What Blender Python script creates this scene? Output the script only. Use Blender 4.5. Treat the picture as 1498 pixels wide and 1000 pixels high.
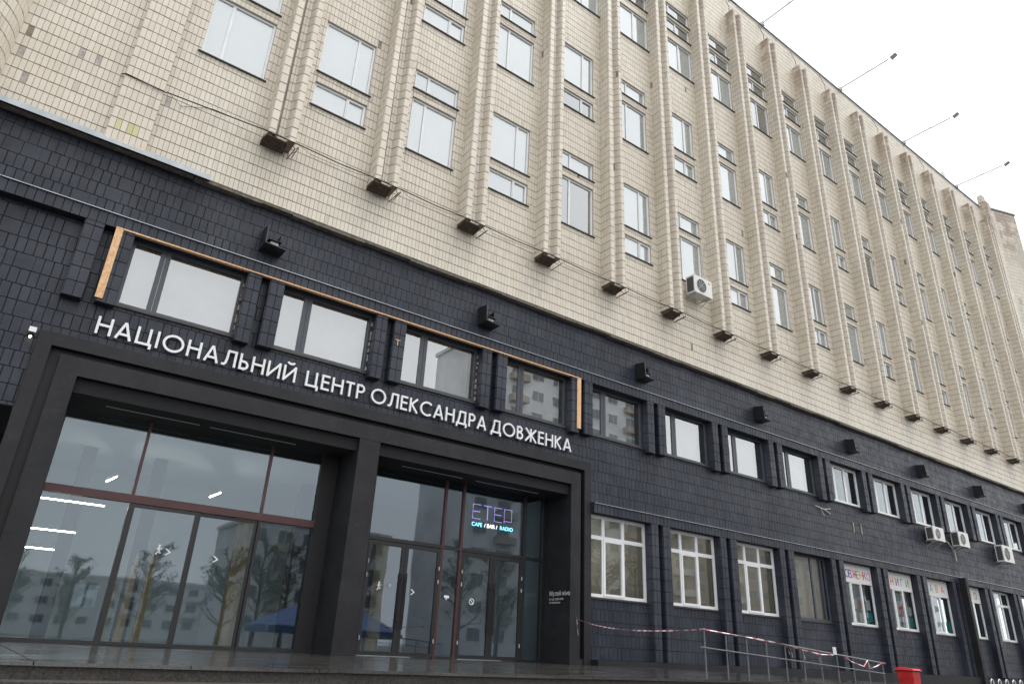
import bpy, math, random
import numpy as np
from mathutils import Matrix, Vector
random.seed(7); RNG = np.random.default_rng(7)
for o in list(bpy.data.objects): bpy.data.objects.remove(o)
SC = bpy.context.scene; COL = SC.collection

# ------------------------------------------------------------------ camera
YAW, PITCH, ROLL, FPX = 0.616948, 0.412711, 0.049974, 1026.69
CAMH, CAMY = 0.2584, -14.3
def cam_axes():
    cy, sy, cp, sp = math.cos(YAW), math.sin(YAW), math.cos(PITCH), math.sin(PITCH)
    f = Vector((sy*cp, cy*cp, sp)); r = Vector((cy, -sy, 0)); u = r.cross(f)
    c, s = math.cos(ROLL), math.sin(ROLL)
    return c*r + s*u, -s*r + c*u, f
R_, U_, F_ = cam_axes()
cd = bpy.data.cameras.new('camera'); cam = bpy.data.objects.new('camera', cd); COL.objects.link(cam)
cam.matrix_world = Matrix(((R_.x, U_.x, -F_.x, 0), (R_.y, U_.y, -F_.y, CAMY), (R_.z, U_.z, -F_.z, CAMH), (0, 0, 0, 1)))
cd.sensor_width = 36; cd.lens = FPX/1498*36; cd.clip_end = 3000; cd.clip_start = 0.05
SC.camera = cam
# ------------------------------------------------------------------ world, sun, exposure
SUN_AZ, SUN_EL = math.radians(128), math.radians(72)      # light comes from behind the camera, high
w = bpy.data.worlds.new('World'); SC.world = w; w.use_nodes = True
nt = w.node_tree; nt.nodes.clear()
out = nt.nodes.new('ShaderNodeOutputWorld'); bg = nt.nodes.new('ShaderNodeBackground')
sky = nt.nodes.new('ShaderNodeTexSky'); sky.sky_type = 'NISHITA'; sky.sun_disc = False
sky.sun_elevation = SUN_EL; sky.sun_rotation = SUN_AZ; sky.dust_density = 4; sky.air_density = 1.0
hs = nt.nodes.new('ShaderNodeHueSaturation'); hs.inputs['Saturation'].default_value = 0.12
mx = nt.nodes.new('ShaderNodeMixRGB'); mx.inputs[0].default_value = 0.86; mx.inputs[2].default_value = (10.6, 10.75, 10.9, 1)
nt.links.new(sky.outputs[0], hs.inputs['Color']); nt.links.new(hs.outputs[0], mx.inputs[1])
nt.links.new(mx.outputs[0], bg.inputs[0]); bg.inputs[1].default_value = 0.10
nt.links.new(bg.outputs[0], out.inputs[0])
sd = bpy.data.lights.new('sun', 'SUN'); sd.energy = 1.4; sd.angle = math.radians(38); sd.color = (1, 0.97, 0.93)
sun = bpy.data.objects.new('sun', sd); COL.objects.link(sun)
# sun rotation of the sky: azimuth measured clockwise from +Y
sdir = Vector((math.sin(SUN_AZ)*math.cos(SUN_EL), math.cos(SUN_AZ)*math.cos(SUN_EL), math.sin(SUN_EL)))
sun.rotation_euler = sdir.to_track_quat('Z', 'Y').to_euler()
vs = SC.view_settings; vs.view_transform = 'Standard'; vs.look = 'None'; vs.exposure = 0.70; vs.gamma = 1
SC.render.engine = 'CYCLES'; SC.cycles.max_bounces = 7; SC.cycles.transparent_max_bounces = 16
SC.render.resolution_x, SC.render.resolution_y = 1024, 683

# ------------------------------------------------------------------ materials
class NT:
    def __init__(s, name):
        s.m = bpy.data.materials.new(name); s.m.use_nodes = True; s.t = s.m.node_tree; s.t.nodes.clear()
        s.out = s.n('ShaderNodeOutputMaterial')
    def n(s, t, **k):
        x = s.t.nodes.new(t)
        for a, b in k.items(): setattr(x, a, b)
        return x
    def l(s, a, b): s.t.links.new(a, b)
    def noise(s, scale, detail=4, rough=.6, co=None, stretch=None):
        n = s.n('ShaderNodeTexNoise'); n.inputs['Scale'].default_value = scale; n.inputs['Detail'].default_value = detail; n.inputs['Roughness'].default_value = rough
        if co is None: co = s.pos()
        if stretch:
            mp = s.n('ShaderNodeMapping'); mp.inputs['Scale'].default_value = stretch; s.l(co, mp.inputs[0]); co = mp.outputs[0]
        s.l(co, n.inputs['Vector']); return n.outputs[0]
    def pos(s):
        if not hasattr(s, '_p'): s._p = s.n('ShaderNodeNewGeometry')
        return s._p.outputs['Position']
    def ramp(s, v, a, b, c0=(0, 0, 0, 1), c1=(1, 1, 1, 1)):
        r = s.n('ShaderNodeValToRGB'); e = r.color_ramp.elements; e[0].position = a; e[1].position = b; e[0].color = c0; e[1].color = c1
        s.l(v, r.inputs[0]); return r.outputs[0]
    def mix(s, f, a, b, mode='MIX'):
        x = s.n('ShaderNodeMixRGB'); x.blend_type = mode
        for i, v in ((0, f), (1, a), (2, b)):
            if isinstance(v, (int, float)): x.inputs[i].default_value = v
            elif isinstance(v, tuple): x.inputs[i].default_value = v if len(v) == 4 else (*v, 1)
            else: s.l(v, x.inputs[i])
        return x.outputs[0]
    def math(s, op, a, b=0.0):
        x = s.n('ShaderNodeMath'); x.operation = op
        for i, v in ((0, a), (1, b)):
            if isinstance(v, (int, float)): x.inputs[i].default_value = v
            else: s.l(v, x.inputs[i])
        return x.outputs[0]
    def island(s):
        g = s.n('ShaderNodeNewGeometry'); o = s.n('ShaderNodeObjectInfo')
        return s.math('FRACT', s.math('ADD', g.outputs['Random Per Island'], s.math('MULTIPLY', o.outputs['Random'], 7.3)))
    def bump(s, v, strength, dist=.01):
        b = s.n('ShaderNodeBump'); b.inputs['Strength'].default_value = strength; b.inputs['Distance'].default_value = dist
        s.l(v, b.inputs['Height']); return b.outputs[0]
    def done(s, color, rough=.6, metal=0, normal=None, spec=.5, **kw):
        p = s.n('ShaderNodeBsdfPrincipled')
        for k, v in (('Base Color', color), ('Roughness', rough), ('Metallic', metal), ('Specular IOR Level', spec)):
            if isinstance(v, (int, float)): p.inputs[k].default_value = v
            elif isinstance(v, tuple): p.inputs[k].default_value = v if len(v) == 4 else (*v, 1)
            else: s.l(v, p.inputs[k])
        if normal is not None: s.l(normal, p.inputs['Normal'])
        for k, v in kw.items(): p.inputs[k.replace('_', ' ')].default_value = v
        s.l(p.outputs[0], s.out.inputs[0]); return s.m
M = {}
def plain(name, c, rough=.6, metal=0, var=.12, scale=6, spec=.5):
    t = NT(name); n = t.noise(scale, 5)
    col = t.mix(t.ramp(n, .3, .7), tuple(x*(1-var) for x in c), tuple(min(1, x*(1+var)) for x in c))
    M[name] = t.done(col, rough, metal, t.bump(t.noise(scale*9, 3), .12), spec); return M[name]

def beige_mat(name, base, dirty):
    t = NT(name); r = t.island()
    c = t.mix(t.ramp(r, 0, 1), tuple(x*.94 for x in base), tuple(x*1.05 for x in base))
    r2 = t.math('FRACT', t.math('MULTIPLY', r, 13.7))
    c = t.mix(t.math('MULTIPLY', t.ramp(r2, .80, 1), .40), c, (.64, .55, .40))          # some tiles fired yellower
    r3 = t.math('FRACT', t.math('MULTIPLY', r, 37.1))
    c = t.mix(t.math('MULTIPLY', t.ramp(r3, .965, 1), .5), c, (.40, .34, .28))
    big = t.noise(.35, 6, .65)
    c = t.mix(t.math('MULTIPLY', t.ramp(big, .42, .72), .5), c, (.55, .475, .385))
    streak = t.noise(1.0, 5, .7, None, (4, 4, .22))
    c = t.mix(t.math('MULTIPLY', t.ramp(streak, .52, .8), .5*dirty), c, (.33, .28, .22))
    # weathered brown tops of the fins just under the roof
    sx = t.n('ShaderNodeSeparateXYZ'); t.l(t.pos(), sx.inputs[0])
    mr = t.n('ShaderNodeMapRange'); mr.inputs[1].default_value = 25.4; mr.inputs[2].default_value = 27.5; t.l(sx.outputs[2], mr.inputs[0])
    yf = t.n('ShaderNodeMapRange'); yf.inputs[1].default_value = -.30; yf.inputs[2].default_value = -.36; t.l(sx.outputs[1], yf.inputs[0])
    top = t.math('MULTIPLY', t.math('MULTIPLY', mr.outputs[0], yf.outputs[0]), t.ramp(t.noise(1.6, 5), .36, .52))
    c = t.mix(t.math('MULTIPLY', top, .8), c, (.30, .215, .16))
    fine = t.noise(40, 3)
    c = t.mix(.10, c, fine, 'OVERLAY')
    return t.done(c, .42, 0, t.bump(t.noise(60, 3), .10), .45)
M['beige'] = beige_mat('beige_tile', (.69, .635, .54), .55)
M['beige_stain'] = beige_mat('beige_tile_yellow_paint', (.55, .53, .27), .2)
M['bare'] = plain('bare_mortar', (.42, .385, .355), .9, 0, .25, 14)
plain('reveal', (.50, .46, .39), .8, 0, .15, 5)
M['grout'] = plain('brown_grout', (.25, .215, .175), .95, 0, .3, 5)
def dark_mat():
    t = NT('dark_painted_tile'); r = t.island()
    base = (.0195, .0236, .0370)
    c = t.mix(t.ramp(r, 0, 1), tuple(x*.80 for x in base), tuple(x*1.18 for x in base))
    dust = t.noise(.55, 7, .68)
    c = t.mix(t.math('MULTIPLY', t.ramp(dust, .45, .70), .7), c, (.062, .068, .086))
    st = t.noise(.9, 6, .7, None, (3, 3, .4))
    c = t.mix(t.math('MULTIPLY', t.ramp(st, .55, .80), .35), c, (.016, .017, .02))
    sp = t.noise(26, 3)
    c = t.mix(t.math('MULTIPLY', t.ramp(sp, .66, .74), .22), c, (.10, .105, .115))
    rough = t.ramp(t.noise(3, 5), .3, .8, (.34, .34, .34, 1), (.60, .60, .60, 1))
    return t.done(c, rough, 0, t.bump(t.noise(22, 4), .35, .012), .36)
M['dark'] = dark_mat()
M['dgrout'] = plain('dark_joint', (.0105, .0125, .019), .85, 0, .3, 6)
def portal_mat():
    t = NT('black_plaster'); n = t.noise(1.1, 8, .7); n2 = t.noise(5, 6, .7)
    c = t.mix(t.ramp(n, .30, .72), (.006, .006, .0075), (.022, .0225, .027))
    c = t.mix(t.math('MULTIPLY', t.ramp(n2, .55, .8), .4), c, (.055, .055, .062))
    return t.done(c, .62, 0, t.bump(t.noise(14, 6), .30), .35)
M['portal'] = portal_mat()
plain('black', (.012, .012, .014), .6); plain('soffit', (.010, .010, .012), .8)
plain('white_pvc', (.78, .79, .80), .32, 0, .05, 2); plain('grey_frame', (.060, .070, .085), .35, 0, .1)
plain('sill_metal', (.055, .050, .045), .45, .3, .3); plain('black_frame', (.016, .016, .018), .35, 0, .1)
plain('red_brown_frame', (.085, .034, .034), .35, .2, .15); plain('flashing', (.33, .36, .38), .35, .6, .15, 3)
plain('ledge', (.17, .15, .125), .9, 0, .4, 9); plain('coping', (.16, .19, .19), .5, .4, .2, 2)
plain('rust', (.075, .054, .042), .8, .2, .5, 12); plain('wire', (.02, .019, .018), .7)
plain('ac_white', (.70, .69, .66), .4, 0, .08, 3); plain('ac_dark', (.06, .065, .07), .6)
plain('blind', (.84, .87, .88), .7, 0, .03, 1.2); plain('blind_grey', (.70, .74, .76), .7, 0, .05, 1.2)
plain('blind_dim', (.40, .42, .44), .7, 0, .22, 1.1); plain('room', (.50, .48, .43), .8, 0, .1, .8); plain('curtain', (.36, .42, .42), .85, 0, .35, 2.5); plain('room_warm', (.72, .62, .55), .8, 0, .1, .8)
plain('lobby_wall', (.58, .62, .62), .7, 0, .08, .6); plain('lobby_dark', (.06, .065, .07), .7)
plain('lamp_grey', (.60, .62, .64), .5, .2, .1); plain('galv', (.50, .51, .52), .5, .4, .15, 8)
plain('rail_paint', (.14, .15, .155), .45, .3, .2, 10); plain('red_plastic', (.50, .016, .02), .45, 0, .3, 5)
plain('rubber', (.02, .02, .02), .8); plain('paper', (.72, .72, .70), .8, 0, .05); plain('letter_white', (.80, .81, .82), .35, 0, .03, 2)
plain('letter_side', (.42, .43, .44), .5, 0, .05, 2); plain('foam', (.45, .36, .25), .9, 0, .5, 25); plain('wood', (.52, .33, .15), .5, 0, .25, 4)
plain('tape_white', (.80, .74, .74), .45, 0, .03); plain('tape_red', (.60, .09, .15), .45, 0, .05)
plain('block_wall', (.40, .34, .29), .85, 0, .2, .3); plain('block_hazed', (.66, .67, .68), .85, 0, .15, .3); plain('block_glass', (.13, .15, .17), .2)  # pale blocks: distance haze is put into their wall colour
plain('tent_blue', (.025, .08, .24), .6, 0, .15, 1); plain('bark', (.06, .048, .038), .9, 0, .3, 8); plain('leaf', (.055, .075, .03), .7, 0, .4, 3)
def osb():
    t = NT('chipboard'); v = t.n('ShaderNodeTexVoronoi'); v.inputs['Scale'].default_value = 38
    mp = t.n('ShaderNodeMapping'); mp.inputs['Scale'].default_value = (1, 1, .45); t.l(t.pos(), mp.inputs[0]); t.l(mp.outputs[0], v.inputs['Vector'])
    c = t.mix(v.outputs['Color'], (.60, .33, .15), (.84, .56, .33)); M['osb'] = t.done(c, .7, 0, t.bump(v.outputs['Distance'], .2)); 
osb()
def granite():
    t = NT('wet_granite'); sp = t.noise(120, 3, .7); b = t.noise(.8, 6, .65, None, (1, 3, 1))
    c = t.mix(t.ramp(sp, .42, .66), (.020, .019, .018), (.085, .08, .075))
    c = t.mix(t.math('MULTIPLY', t.ramp(b, .45, .7), .3), c, (.08, .078, .075))
    wet = t.ramp(b, .38, .68, (.06, .06, .06, 1), (.26, .26, .26, 1))
    M['granite'] = t.done(c, wet, 0, t.bump(t.noise(6, 4, .5, None, (.6, 2.2, 1)), .035), .6)
    t = NT('rough_granite'); sp = t.noise(45, 5, .75); s2 = t.noise(4, 4)
    c = t.mix(t.ramp(sp, .35, .70), (.014, .013, .012), (.105, .095, .085)); c = t.mix(t.math('MULTIPLY', t.ramp(s2, .5, .75), .4), c, (.02, .018, .017))
    M['granite_rough'] = t.done(c, .5, 0, t.bump(sp, .25), .4)
granite()
def asphalt():
    t = NT('wet_asphalt'); n = t.noise(60, 4); b = t.noise(.15, 6)
    c = t.mix(t.ramp(n, .3, .7), (.035, .035, .036), (.075, .074, .072)); M['asphalt'] = t.done(c, t.ramp(b, .4, .6, (.25, .25, .25, 1), (.7, .7, .7, 1)), 0, t.bump(n, .3))
asphalt()
def glass(name, tint, refl, gc=(.88, .95, 1)):
    t = NT(name); tr = t.n('ShaderNodeBsdfTransparent'); tr.inputs[0].default_value = (*tint, 1)
    gl = t.n('ShaderNodeBsdfGlossy'); gl.inputs['Roughness'].default_value = .018 if name == 'lobby_glass' else .0; gl.inputs['Color'].default_value = (*gc, 1)
    wv = t.noise(1.4, 2, .4); t.l(t.bump(wv, .012, .05), gl.inputs['Normal'])
    fr = t.n('ShaderNodeFresnel'); fr.inputs[0].default_value = 1.5
    k = t.math('MINIMUM', t.math('ADD', t.math('MULTIPLY', fr.outputs[0], 1.75), refl), 1.0)
    ms = t.n('ShaderNodeMixShader'); t.l(k, ms.inputs[0]); t.l(tr.outputs[0], ms.inputs[1]); t.l(gl.outputs[0], ms.inputs[2]); t.l(ms.outputs[0], t.out.inputs[0]); M[name] = t.m
glass('lobby_glass', (.60, .72, .78), .075, (.78, .89, 1)); glass('clear_glass', (.82, .88, .87), .10); glass('coated_glass', (.94, .96, .95), .27, (.97, .99, 1))
def emit(name, c, s):
    t = NT(name); e = t.n('ShaderNodeEmission'); e.inputs[0].default_value = (*c, 1); e.inputs[1].default_value = s; t.l(e.outputs[0], t.out.inputs[0]); M[name] = t.m
emit('led', (1, .90, .76), 18); emit('neon_purple', (.50, .36, 1), .85); emit('neon_cyan', (.25, .80, 1), 3.2); emit('neon_white', (1, .97, .95), 4); emit('spark', (1, .8, .6), 6)
for nm, c in (('ink_blue', (.03, .06, .35)), ('ink_purple', (.20, .03, .38)), ('ink_red', (.70, .03, .04)), ('ink_green', (.03, .30, .10)), ('ink_orange', (.80, .22, .03)), ('ink_teal', (.02, .40, .42)), ('ink_pink', (.80, .15, .35)), ('ink_navy', (.02, .03, .12))): plain(nm, c, .7, 0, .05)

# ------------------------------------------------------------------ mesh helpers
class MB:
    def __init__(s): s.v = []; s.f = []; s.mi = []
    def add(s, vs, fs, mi=0):
        b = len(s.v); s.v += [tuple(v) for v in vs]; s.f += [tuple(b+i for i in f) for f in fs]; s.mi += [mi]*len(fs); return s
    def box(s, x0, x1, y0, y1, z0, z1, mi=0):
        return s.add([(x0, y0, z0), (x1, y0, z0), (x1, y1, z0), (x0, y1, z0), (x0, y0, z1), (x1, y0, z1), (x1, y1, z1), (x0, y1, z1)],
                     [(0, 3, 2, 1), (4, 5, 6, 7), (0, 1, 5, 4), (1, 2, 6, 5), (2, 3, 7, 6), (3, 0, 4, 7)], mi)
    def quad(s, a, b, c, d, mi=0): return s.add([a, b, c, d], [(0, 1, 2, 3)], mi)
    def tube(s, pts, r, n=6, mi=0):
        pts = [Vector(p) for p in pts]; rings = []
        for i, p in enumerate(pts):
            d = (pts[min(i+1, len(pts)-1)] - pts[max(i-1, 0)]).normalized()
            a = d.cross(Vector((0, 0, 1)));
            if a.length < .1: a = d.cross(Vector((1, 0, 0)))
            a.normalize(); b = d.cross(a); rr = r[i] if isinstance(r, (list, tuple)) else r
            rings.append([p + a*rr*math.cos(2*math.pi*k/n) + b*rr*math.sin(2*math.pi*k/n) for k in range(n)])
        vs = [v for g in rings for v in g]; fs = []
        for i in range(len(pts)-1):
            for k in range(n): fs.append((i*n+k, i*n+(k+1) % n, (i+1)*n+(k+1) % n, (i+1)*n+k))
        fs += [tuple(range(n))[::-1], tuple(range((len(pts)-1)*n, len(pts)*n))]
        return s.add(vs, fs, mi)
    def prism(s, pts, z0, z1, mi=0):
        n = len(pts); vs = [(x, y, z0) for x, y in pts] + [(x, y, z1) for x, y in pts]
        fs = [(i, (i+1) % n, n+(i+1) % n, n+i) for i in range(n)] + [tuple(range(n))[::-1], tuple(range(n, 2*n))]
        return s.add(vs, fs, mi)
    def mesh(s, name, mats):
        me = bpy.data.meshes.new(name); me.from_pydata(s.v, [], s.f)
        for m in (mats if isinstance(mats, (list, tuple)) else [mats]): me.materials.append(M[m] if isinstance(m, str) else m)
        me.polygons.foreach_set('material_index', s.mi); me.update(); return me
    def build(s, name, mats, parent=None, loc=None): return put(name, s.mesh(name, mats), parent, loc)
def put(name, me, parent=None, loc=None, rot=None):
    o = bpy.data.objects.new(name, me); COL.objects.link(o)
    if parent is not None: o.parent = parent
    if loc is not None: o.location = loc
    if rot is not None: o.rotation_euler = rot
    return o
def thing(name, label, cat, loc=(0, 0, 0), group=None):
    o = put(name, None, None, loc); return tag(o, label, cat, group)
def tag(o, label, cat, group=None):
    o['label'] = label; o['category'] = cat
    if group: o['group'] = group
    return o
def struct(o): o['kind'] = 'structure'; return o
def box(name, x0, x1, y0, y1, z0, z1, m, parent=None): return MB().box(x0, x1, y0, y1, z0, z1).build(name, m, parent)
def copy_tree(o, loc):
    c = o.copy(); COL.objects.link(c); c.location = loc
    for ch in o.children:
        d = ch.copy(); COL.objects.link(d); d.parent = c
        for g in ch.children:
            e = g.copy(); COL.objects.link(e); e.parent = d
    return c
# --- cladding: lists of tile rectangles in (u, v), cut round the openings, turned into little proud slabs
def cut(rect, holes, mins=.02):
    ps = [rect]
    for a, b, c, d in holes:
        nx = []
        for (u0, u1, v0, v1) in ps:
            if u1 <= a or u0 >= b or v1 <= c or v0 >= d: nx.append((u0, u1, v0, v1)); continue
            if u0 < a: nx.append((u0, a, v0, v1))
            if u1 > b: nx.append((b, u1, v0, v1))
            m0, m1 = max(u0, a), min(u1, b)
            if v0 < c: nx.append((m0, m1, v0, c))
            if v1 > d: nx.append((m0, m1, d, v1))
        ps = nx
    return [p for p in ps if p[1]-p[0] > mins and p[3]-p[2] > mins]
def grid(u0, u1, v0, v1, tw, th, holes=(), gx=.008, gz=.02, jitter=0, wide=0, vbase=None, ubase=None):
    res = []; vb = v0 if vbase is None else vbase
    r = math.floor((v0-vb)/th)
    while vb + r*th < v1 - 1e-6:
        a, b = max(v0, vb+r*th), min(v1, vb+(r+1)*th)
        row = [h for h in holes if h[2] < b and h[3] > a]
        u = (u0 if ubase is None else ubase - tw*math.ceil((ubase-u0)/tw)) - (random.choice((0, 0, .25, .5))*tw if jitter else 0)
        while u < u1 - 1e-6:
            ww = tw*(2 if wide and random.random() < wide else 1)
            ww *= 1 + (random.random()-.5)*jitter
            p = (max(u, u0), min(u+ww, u1), a, b)
            if p[1]-p[0] > .012:
                for q in (cut(p, row) if row else [p]): res.append((q[0]+gx/2, q[1]-gx/2, q[2]+gz/2, q[3]-gz/2))
            u += ww
        r += 1
    return [q for q in res if q[1]-q[0] > .008 and q[3]-q[2] > .02]
def slabs(rects, O, U, V, N, depth=.012, inset=.003, tilt=.0016):
    r = np.array(rects, float).reshape(-1, 4); n = len(r)
    O, U, V, N = (np.array(x, float) for x in (O, U, V, N))
    us = np.stack([r[:, 0], r[:, 1], r[:, 1], r[:, 0]], 1); vs_ = np.stack([r[:, 2], r[:, 2], r[:, 3], r[:, 3]], 1)
    sg_u = np.array([1, -1, -1, 1])*inset; sg_v = np.array([1, 1, -1, -1])*inset
    def P(u, v, d): return O + u[..., None]*U + v[..., None]*V + d[..., None]*N
    back = P(us, vs_, np.full((n, 4), -.002))
    d = depth + RNG.normal(0, tilt, (n, 1)) + RNG.normal(0, tilt*.6, (n, 4))
    front = P(us+sg_u, vs_+sg_v, d)
    V8 = np.concatenate([back, front], 1).reshape(-1, 3)
    F = np.array([[4, 5, 6, 7], [0, 1, 5, 4], [1, 2, 6, 5], [2, 3, 7, 6], [3, 0, 4, 7]])
    return V8, (F[None]+8*np.arange(n)[:, None, None]).reshape(-1, 4)
class Field:
    def __init__(s): s.V = []; s.F = []; s.n = 0
    def add(s, rects, O, U, V, N, **k):
        if not rects: return
        v, f = slabs(rects, O, U, V, N, **k); s.V.append(v); s.F.append(f+s.n); s.n += len(v)
    def build(s, name, m, parent):
        v = np.concatenate(s.V); f = np.concatenate(s.F); me = bpy.data.meshes.new(name)
        me.vertices.add(len(v)); me.vertices.foreach_set('co', v.ravel()); me.loops.add(f.size); me.loops.foreach_set('vertex_index', f.ravel().astype(np.int32))
        me.polygons.add(len(f)); me.polygons.foreach_set('loop_start', np.arange(0, f.size, 4, dtype=np.int32)); me.update(calc_edges=True); me.polygons.foreach_set('use_smooth', np.zeros(len(f), dtype=bool))
        me.materials.append(M[m]); o = put(name, me, parent); o['kind'] = 'stuff'; return o
def sheet(rect, holes):
    us = sorted({rect[0], rect[1], *[max(rect[0], min(rect[1], x)) for h in holes for x in h[:2]]})
    vs_ = sorted({rect[2], rect[3], *[max(rect[2], min(rect[3], x)) for h in holes for x in h[2:]]})
    res = []
    for i in range(len(us)-1):
        st = None
        for j in range(len(vs_)-1):
            c = ((us[i]+us[i+1])/2, (vs_[j]+vs_[j+1])/2)
            ins = any(h[0] < c[0] < h[1] and h[2] < c[1] < h[3] for h in holes)
            if not ins and st is None: st = vs_[j]
            if ins and st is not None: res.append((us[i], us[i+1], st, vs_[j])); st = None
        if st is not None: res.append((us[i], us[i+1], st, vs_[-1]))
    return res
def wall_sheet(name, y, rect, holes, m, parent):
    b = MB()
    for u0, u1, v0, v1 in sheet(rect, holes): b.quad((u0, y, v0), (u1, y, v0), (u1, y, v1), (u0, y, v1))
    return b.build(name, m, parent)
XZ = ((1, 0, 0), (0, 0, 1), (0, -1, 0))

# ------------------------------------------------------------------ ground, pavement, platform
g = MB().quad((-900, -900, -1.35), (900, -900, -1.35), (900, 900, -1.35), (-900, 900, -1.35)).build('ground', 'asphalt'); struct(g)
struct(box('pavement', 15.5, 80, -9.5, 0, -1.34, -.76, 'granite_rough'))
plat = struct(box('platform', -9, 15.5, -7.05, 1.05, -1.34, -.03, 'granite_rough'))
n = 0
sl = {}
for i in range(21):
    for j in range(11):
        x0, x1 = -9+i*1.2, min(15.5, -9+(i+1)*1.2); y0, y1 = -7.1+j*.75, min(1.0, -7.1+(j+1)*.75)
        if x1-x0 < .2 or y1-y0 < .2: continue
        key = (round(x1-x0, 2), round(y1-y0, 2))
        if key not in sl:
            a, b = x1-x0-.006, y1-y0-.006
            sl[key] = MB().add([(0, 0, -.03), (a, 0, -.03), (a, b, -.03), (0, b, -.03), (.003, .003, 0), (a-.003, .003, 0), (a-.003, b-.003, 0), (.003, b-.003, 0)],
                               [(4, 5, 6, 7), (0, 1, 5, 4), (1, 2, 6, 5), (2, 3, 7, 6), (3, 0, 4, 7)]).mesh('slab', 'granite')
        put('slab', sl[key], plat, (x0+.003, y0+.003, random.uniform(-.0015, .0015)))
for k in range(8):
    struct(box('step', -9, 15.5, -7.05-.36*(k+1), -7.05-.36*k-.002, -1.34, -.13-.152*k, 'granite_rough'))

# ------------------------------------------------------------------ the building
B = thing('office_building', 'long office block with beige tiled finned upper floors over a black painted tiled base', 'building')
YB, FD, PD = -.25, .45, .11
FX = [2.675+2.639*i for i in range(18)]
FZ0, FZ1, ROOF = 10.62, 27.78, 29.2
XE = 49.35
# beige windows: (bay, kind, x0, x1, z0, z1)
BW = []
for bay in range(0, 18):
    if bay == 0: x0, x1 = .96, 2.40
    else: x0, x1 = FX[bay-1]+.90, FX[bay-1]+2.30
    for fl in (1, 2):
        dz = (fl-1)*4.63
        if (bay+fl) % 2 == 0: BW += [('bigA', x0, x1, 13.33+dz, 15.05+dz), ('smallA', x0, x1, 12.27+dz, 13.0+dz)]
        else: BW += [('bigB', x0, x1, 12.28+dz, 14.07+dz), ('smallB', x0, x1, 14.38+dz, 15.06+dz)]
    xt, x1t = (FX[bay-1]+.70, FX[bay-1]+2.58) if bay else (x0, x1)
    BW += [('bigT', xt, x1t, 21.98, 23.64), ('smallT', xt, x1t, 24.08, 24.8), ('smallU', xt, x1t, 24.98, 25.68)]
holesW = [w_[1:] for w_ in BW]
finh = [(x, x+.61, FZ0, FZ1) for x in FX]
pil = (-.23, .52)
wall_sheet('upper_wall', YB, (-3.3, XE, 9.15, ROOF), holesW, 'grout', B)
# individual tiles near the entrance end, the rest as one field
tiles = Field()
TW, TH = .1, .268
rects = grid(-2.6, XE, 9.15, ROOF-.05, TW, TH, holesW+finh+[(*pil, 9, 40)], gx=.0032, gz=.017, ubase=0.0)
near = sorted([i for i, r in enumerate(rects) if r[1]-r[0] > .09 and r[3]-r[2] > .24], key=lambda i: (rects[i][0]-.0)**2*.9+(rects[i][2]-9.2)**2+(4 if rects[i][0] < -2.1 else 0))[:290]
nearset = set(near)
tm = {}
def tile_mesh(key, wd, ht, m):
    if key not in tm:
        v, f = slabs([(0, wd, 0, ht)], (0, 0, 0), *XZ, tilt=0.0)
        me = bpy.data.meshes.new('tile'); me.from_pydata(v.tolist(), [], f.tolist()); me.materials.append(M[m]); me.update(); tm[key] = me
    return tm[key]
bareset = [(-1.93, 10.3), (-1.09, 10.81), (-.71, 10.83), (-1.78, 9.81), (.68, 10.73), (-2.0, 11.5)]
up = [o for o in B.children if o.name == 'upper_wall'][0]
for i in near:
    r = rects[i]; cx, cz = (r[0]+r[1])/2, (r[2]+r[3])/2
    bare = any(abs(cx-a) < .055 and abs(cz-b) < .14 for a, b in bareset)
    m = 'bare' if bare else 'beige'
    o = put('cladding_tile', tile_mesh(('b', m), r[1]-r[0], r[3]-r[2], m), up, (r[0], YB+(.006 if bare else random.uniform(-.0015, .0015)), r[2]))
    o.rotation_euler = (random.gauss(0, .004), 0, random.gauss(0, .012))
rest = [r for i, r in enumerate(rects) if i not in nearset]
drop = set(int(x) for x in RNG.integers(0, len(rest), 30))
tiles.add([r for i, r in enumerate(rest) if i not in drop], (0, YB, 0), *XZ)
# left pilaster
MB().box(pil[0], pil[1], YB-PD, YB+.02, 9.15, ROOF).build('pilaster', 'grout', B)
pr = grid(*pil, 9.15, ROOF-.05, .75/7, TH, gx=.0032, gz=.017)
stain = [i for i, r in enumerate(pr) if 9.3 < (r[2]+r[3])/2 < 9.8 and (-.15 < r[0] < -.02 and r[2] < 9.5 or .02 < r[0] < .24 and r[2] > 9.3)]
for i in stain[:5]:
    r = pr[i]; put('cladding_tile', tile_mesh(('s',), r[1]-r[0], r[3]-r[2], 'beige_stain'), up, (r[0], YB-PD, r[2]))
tiles.add([r for i, r in enumerate(pr) if i not in stain[:5]], (0, YB-PD, 0), *XZ)
tiles.add(grid(0, PD, 9.15, ROOF-.05, PD, TH, gx=.0032, gz=.017), (pil[0], YB, 0), (0, -1, 0), (0, 0, 1), (-1, 0, 0))
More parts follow.
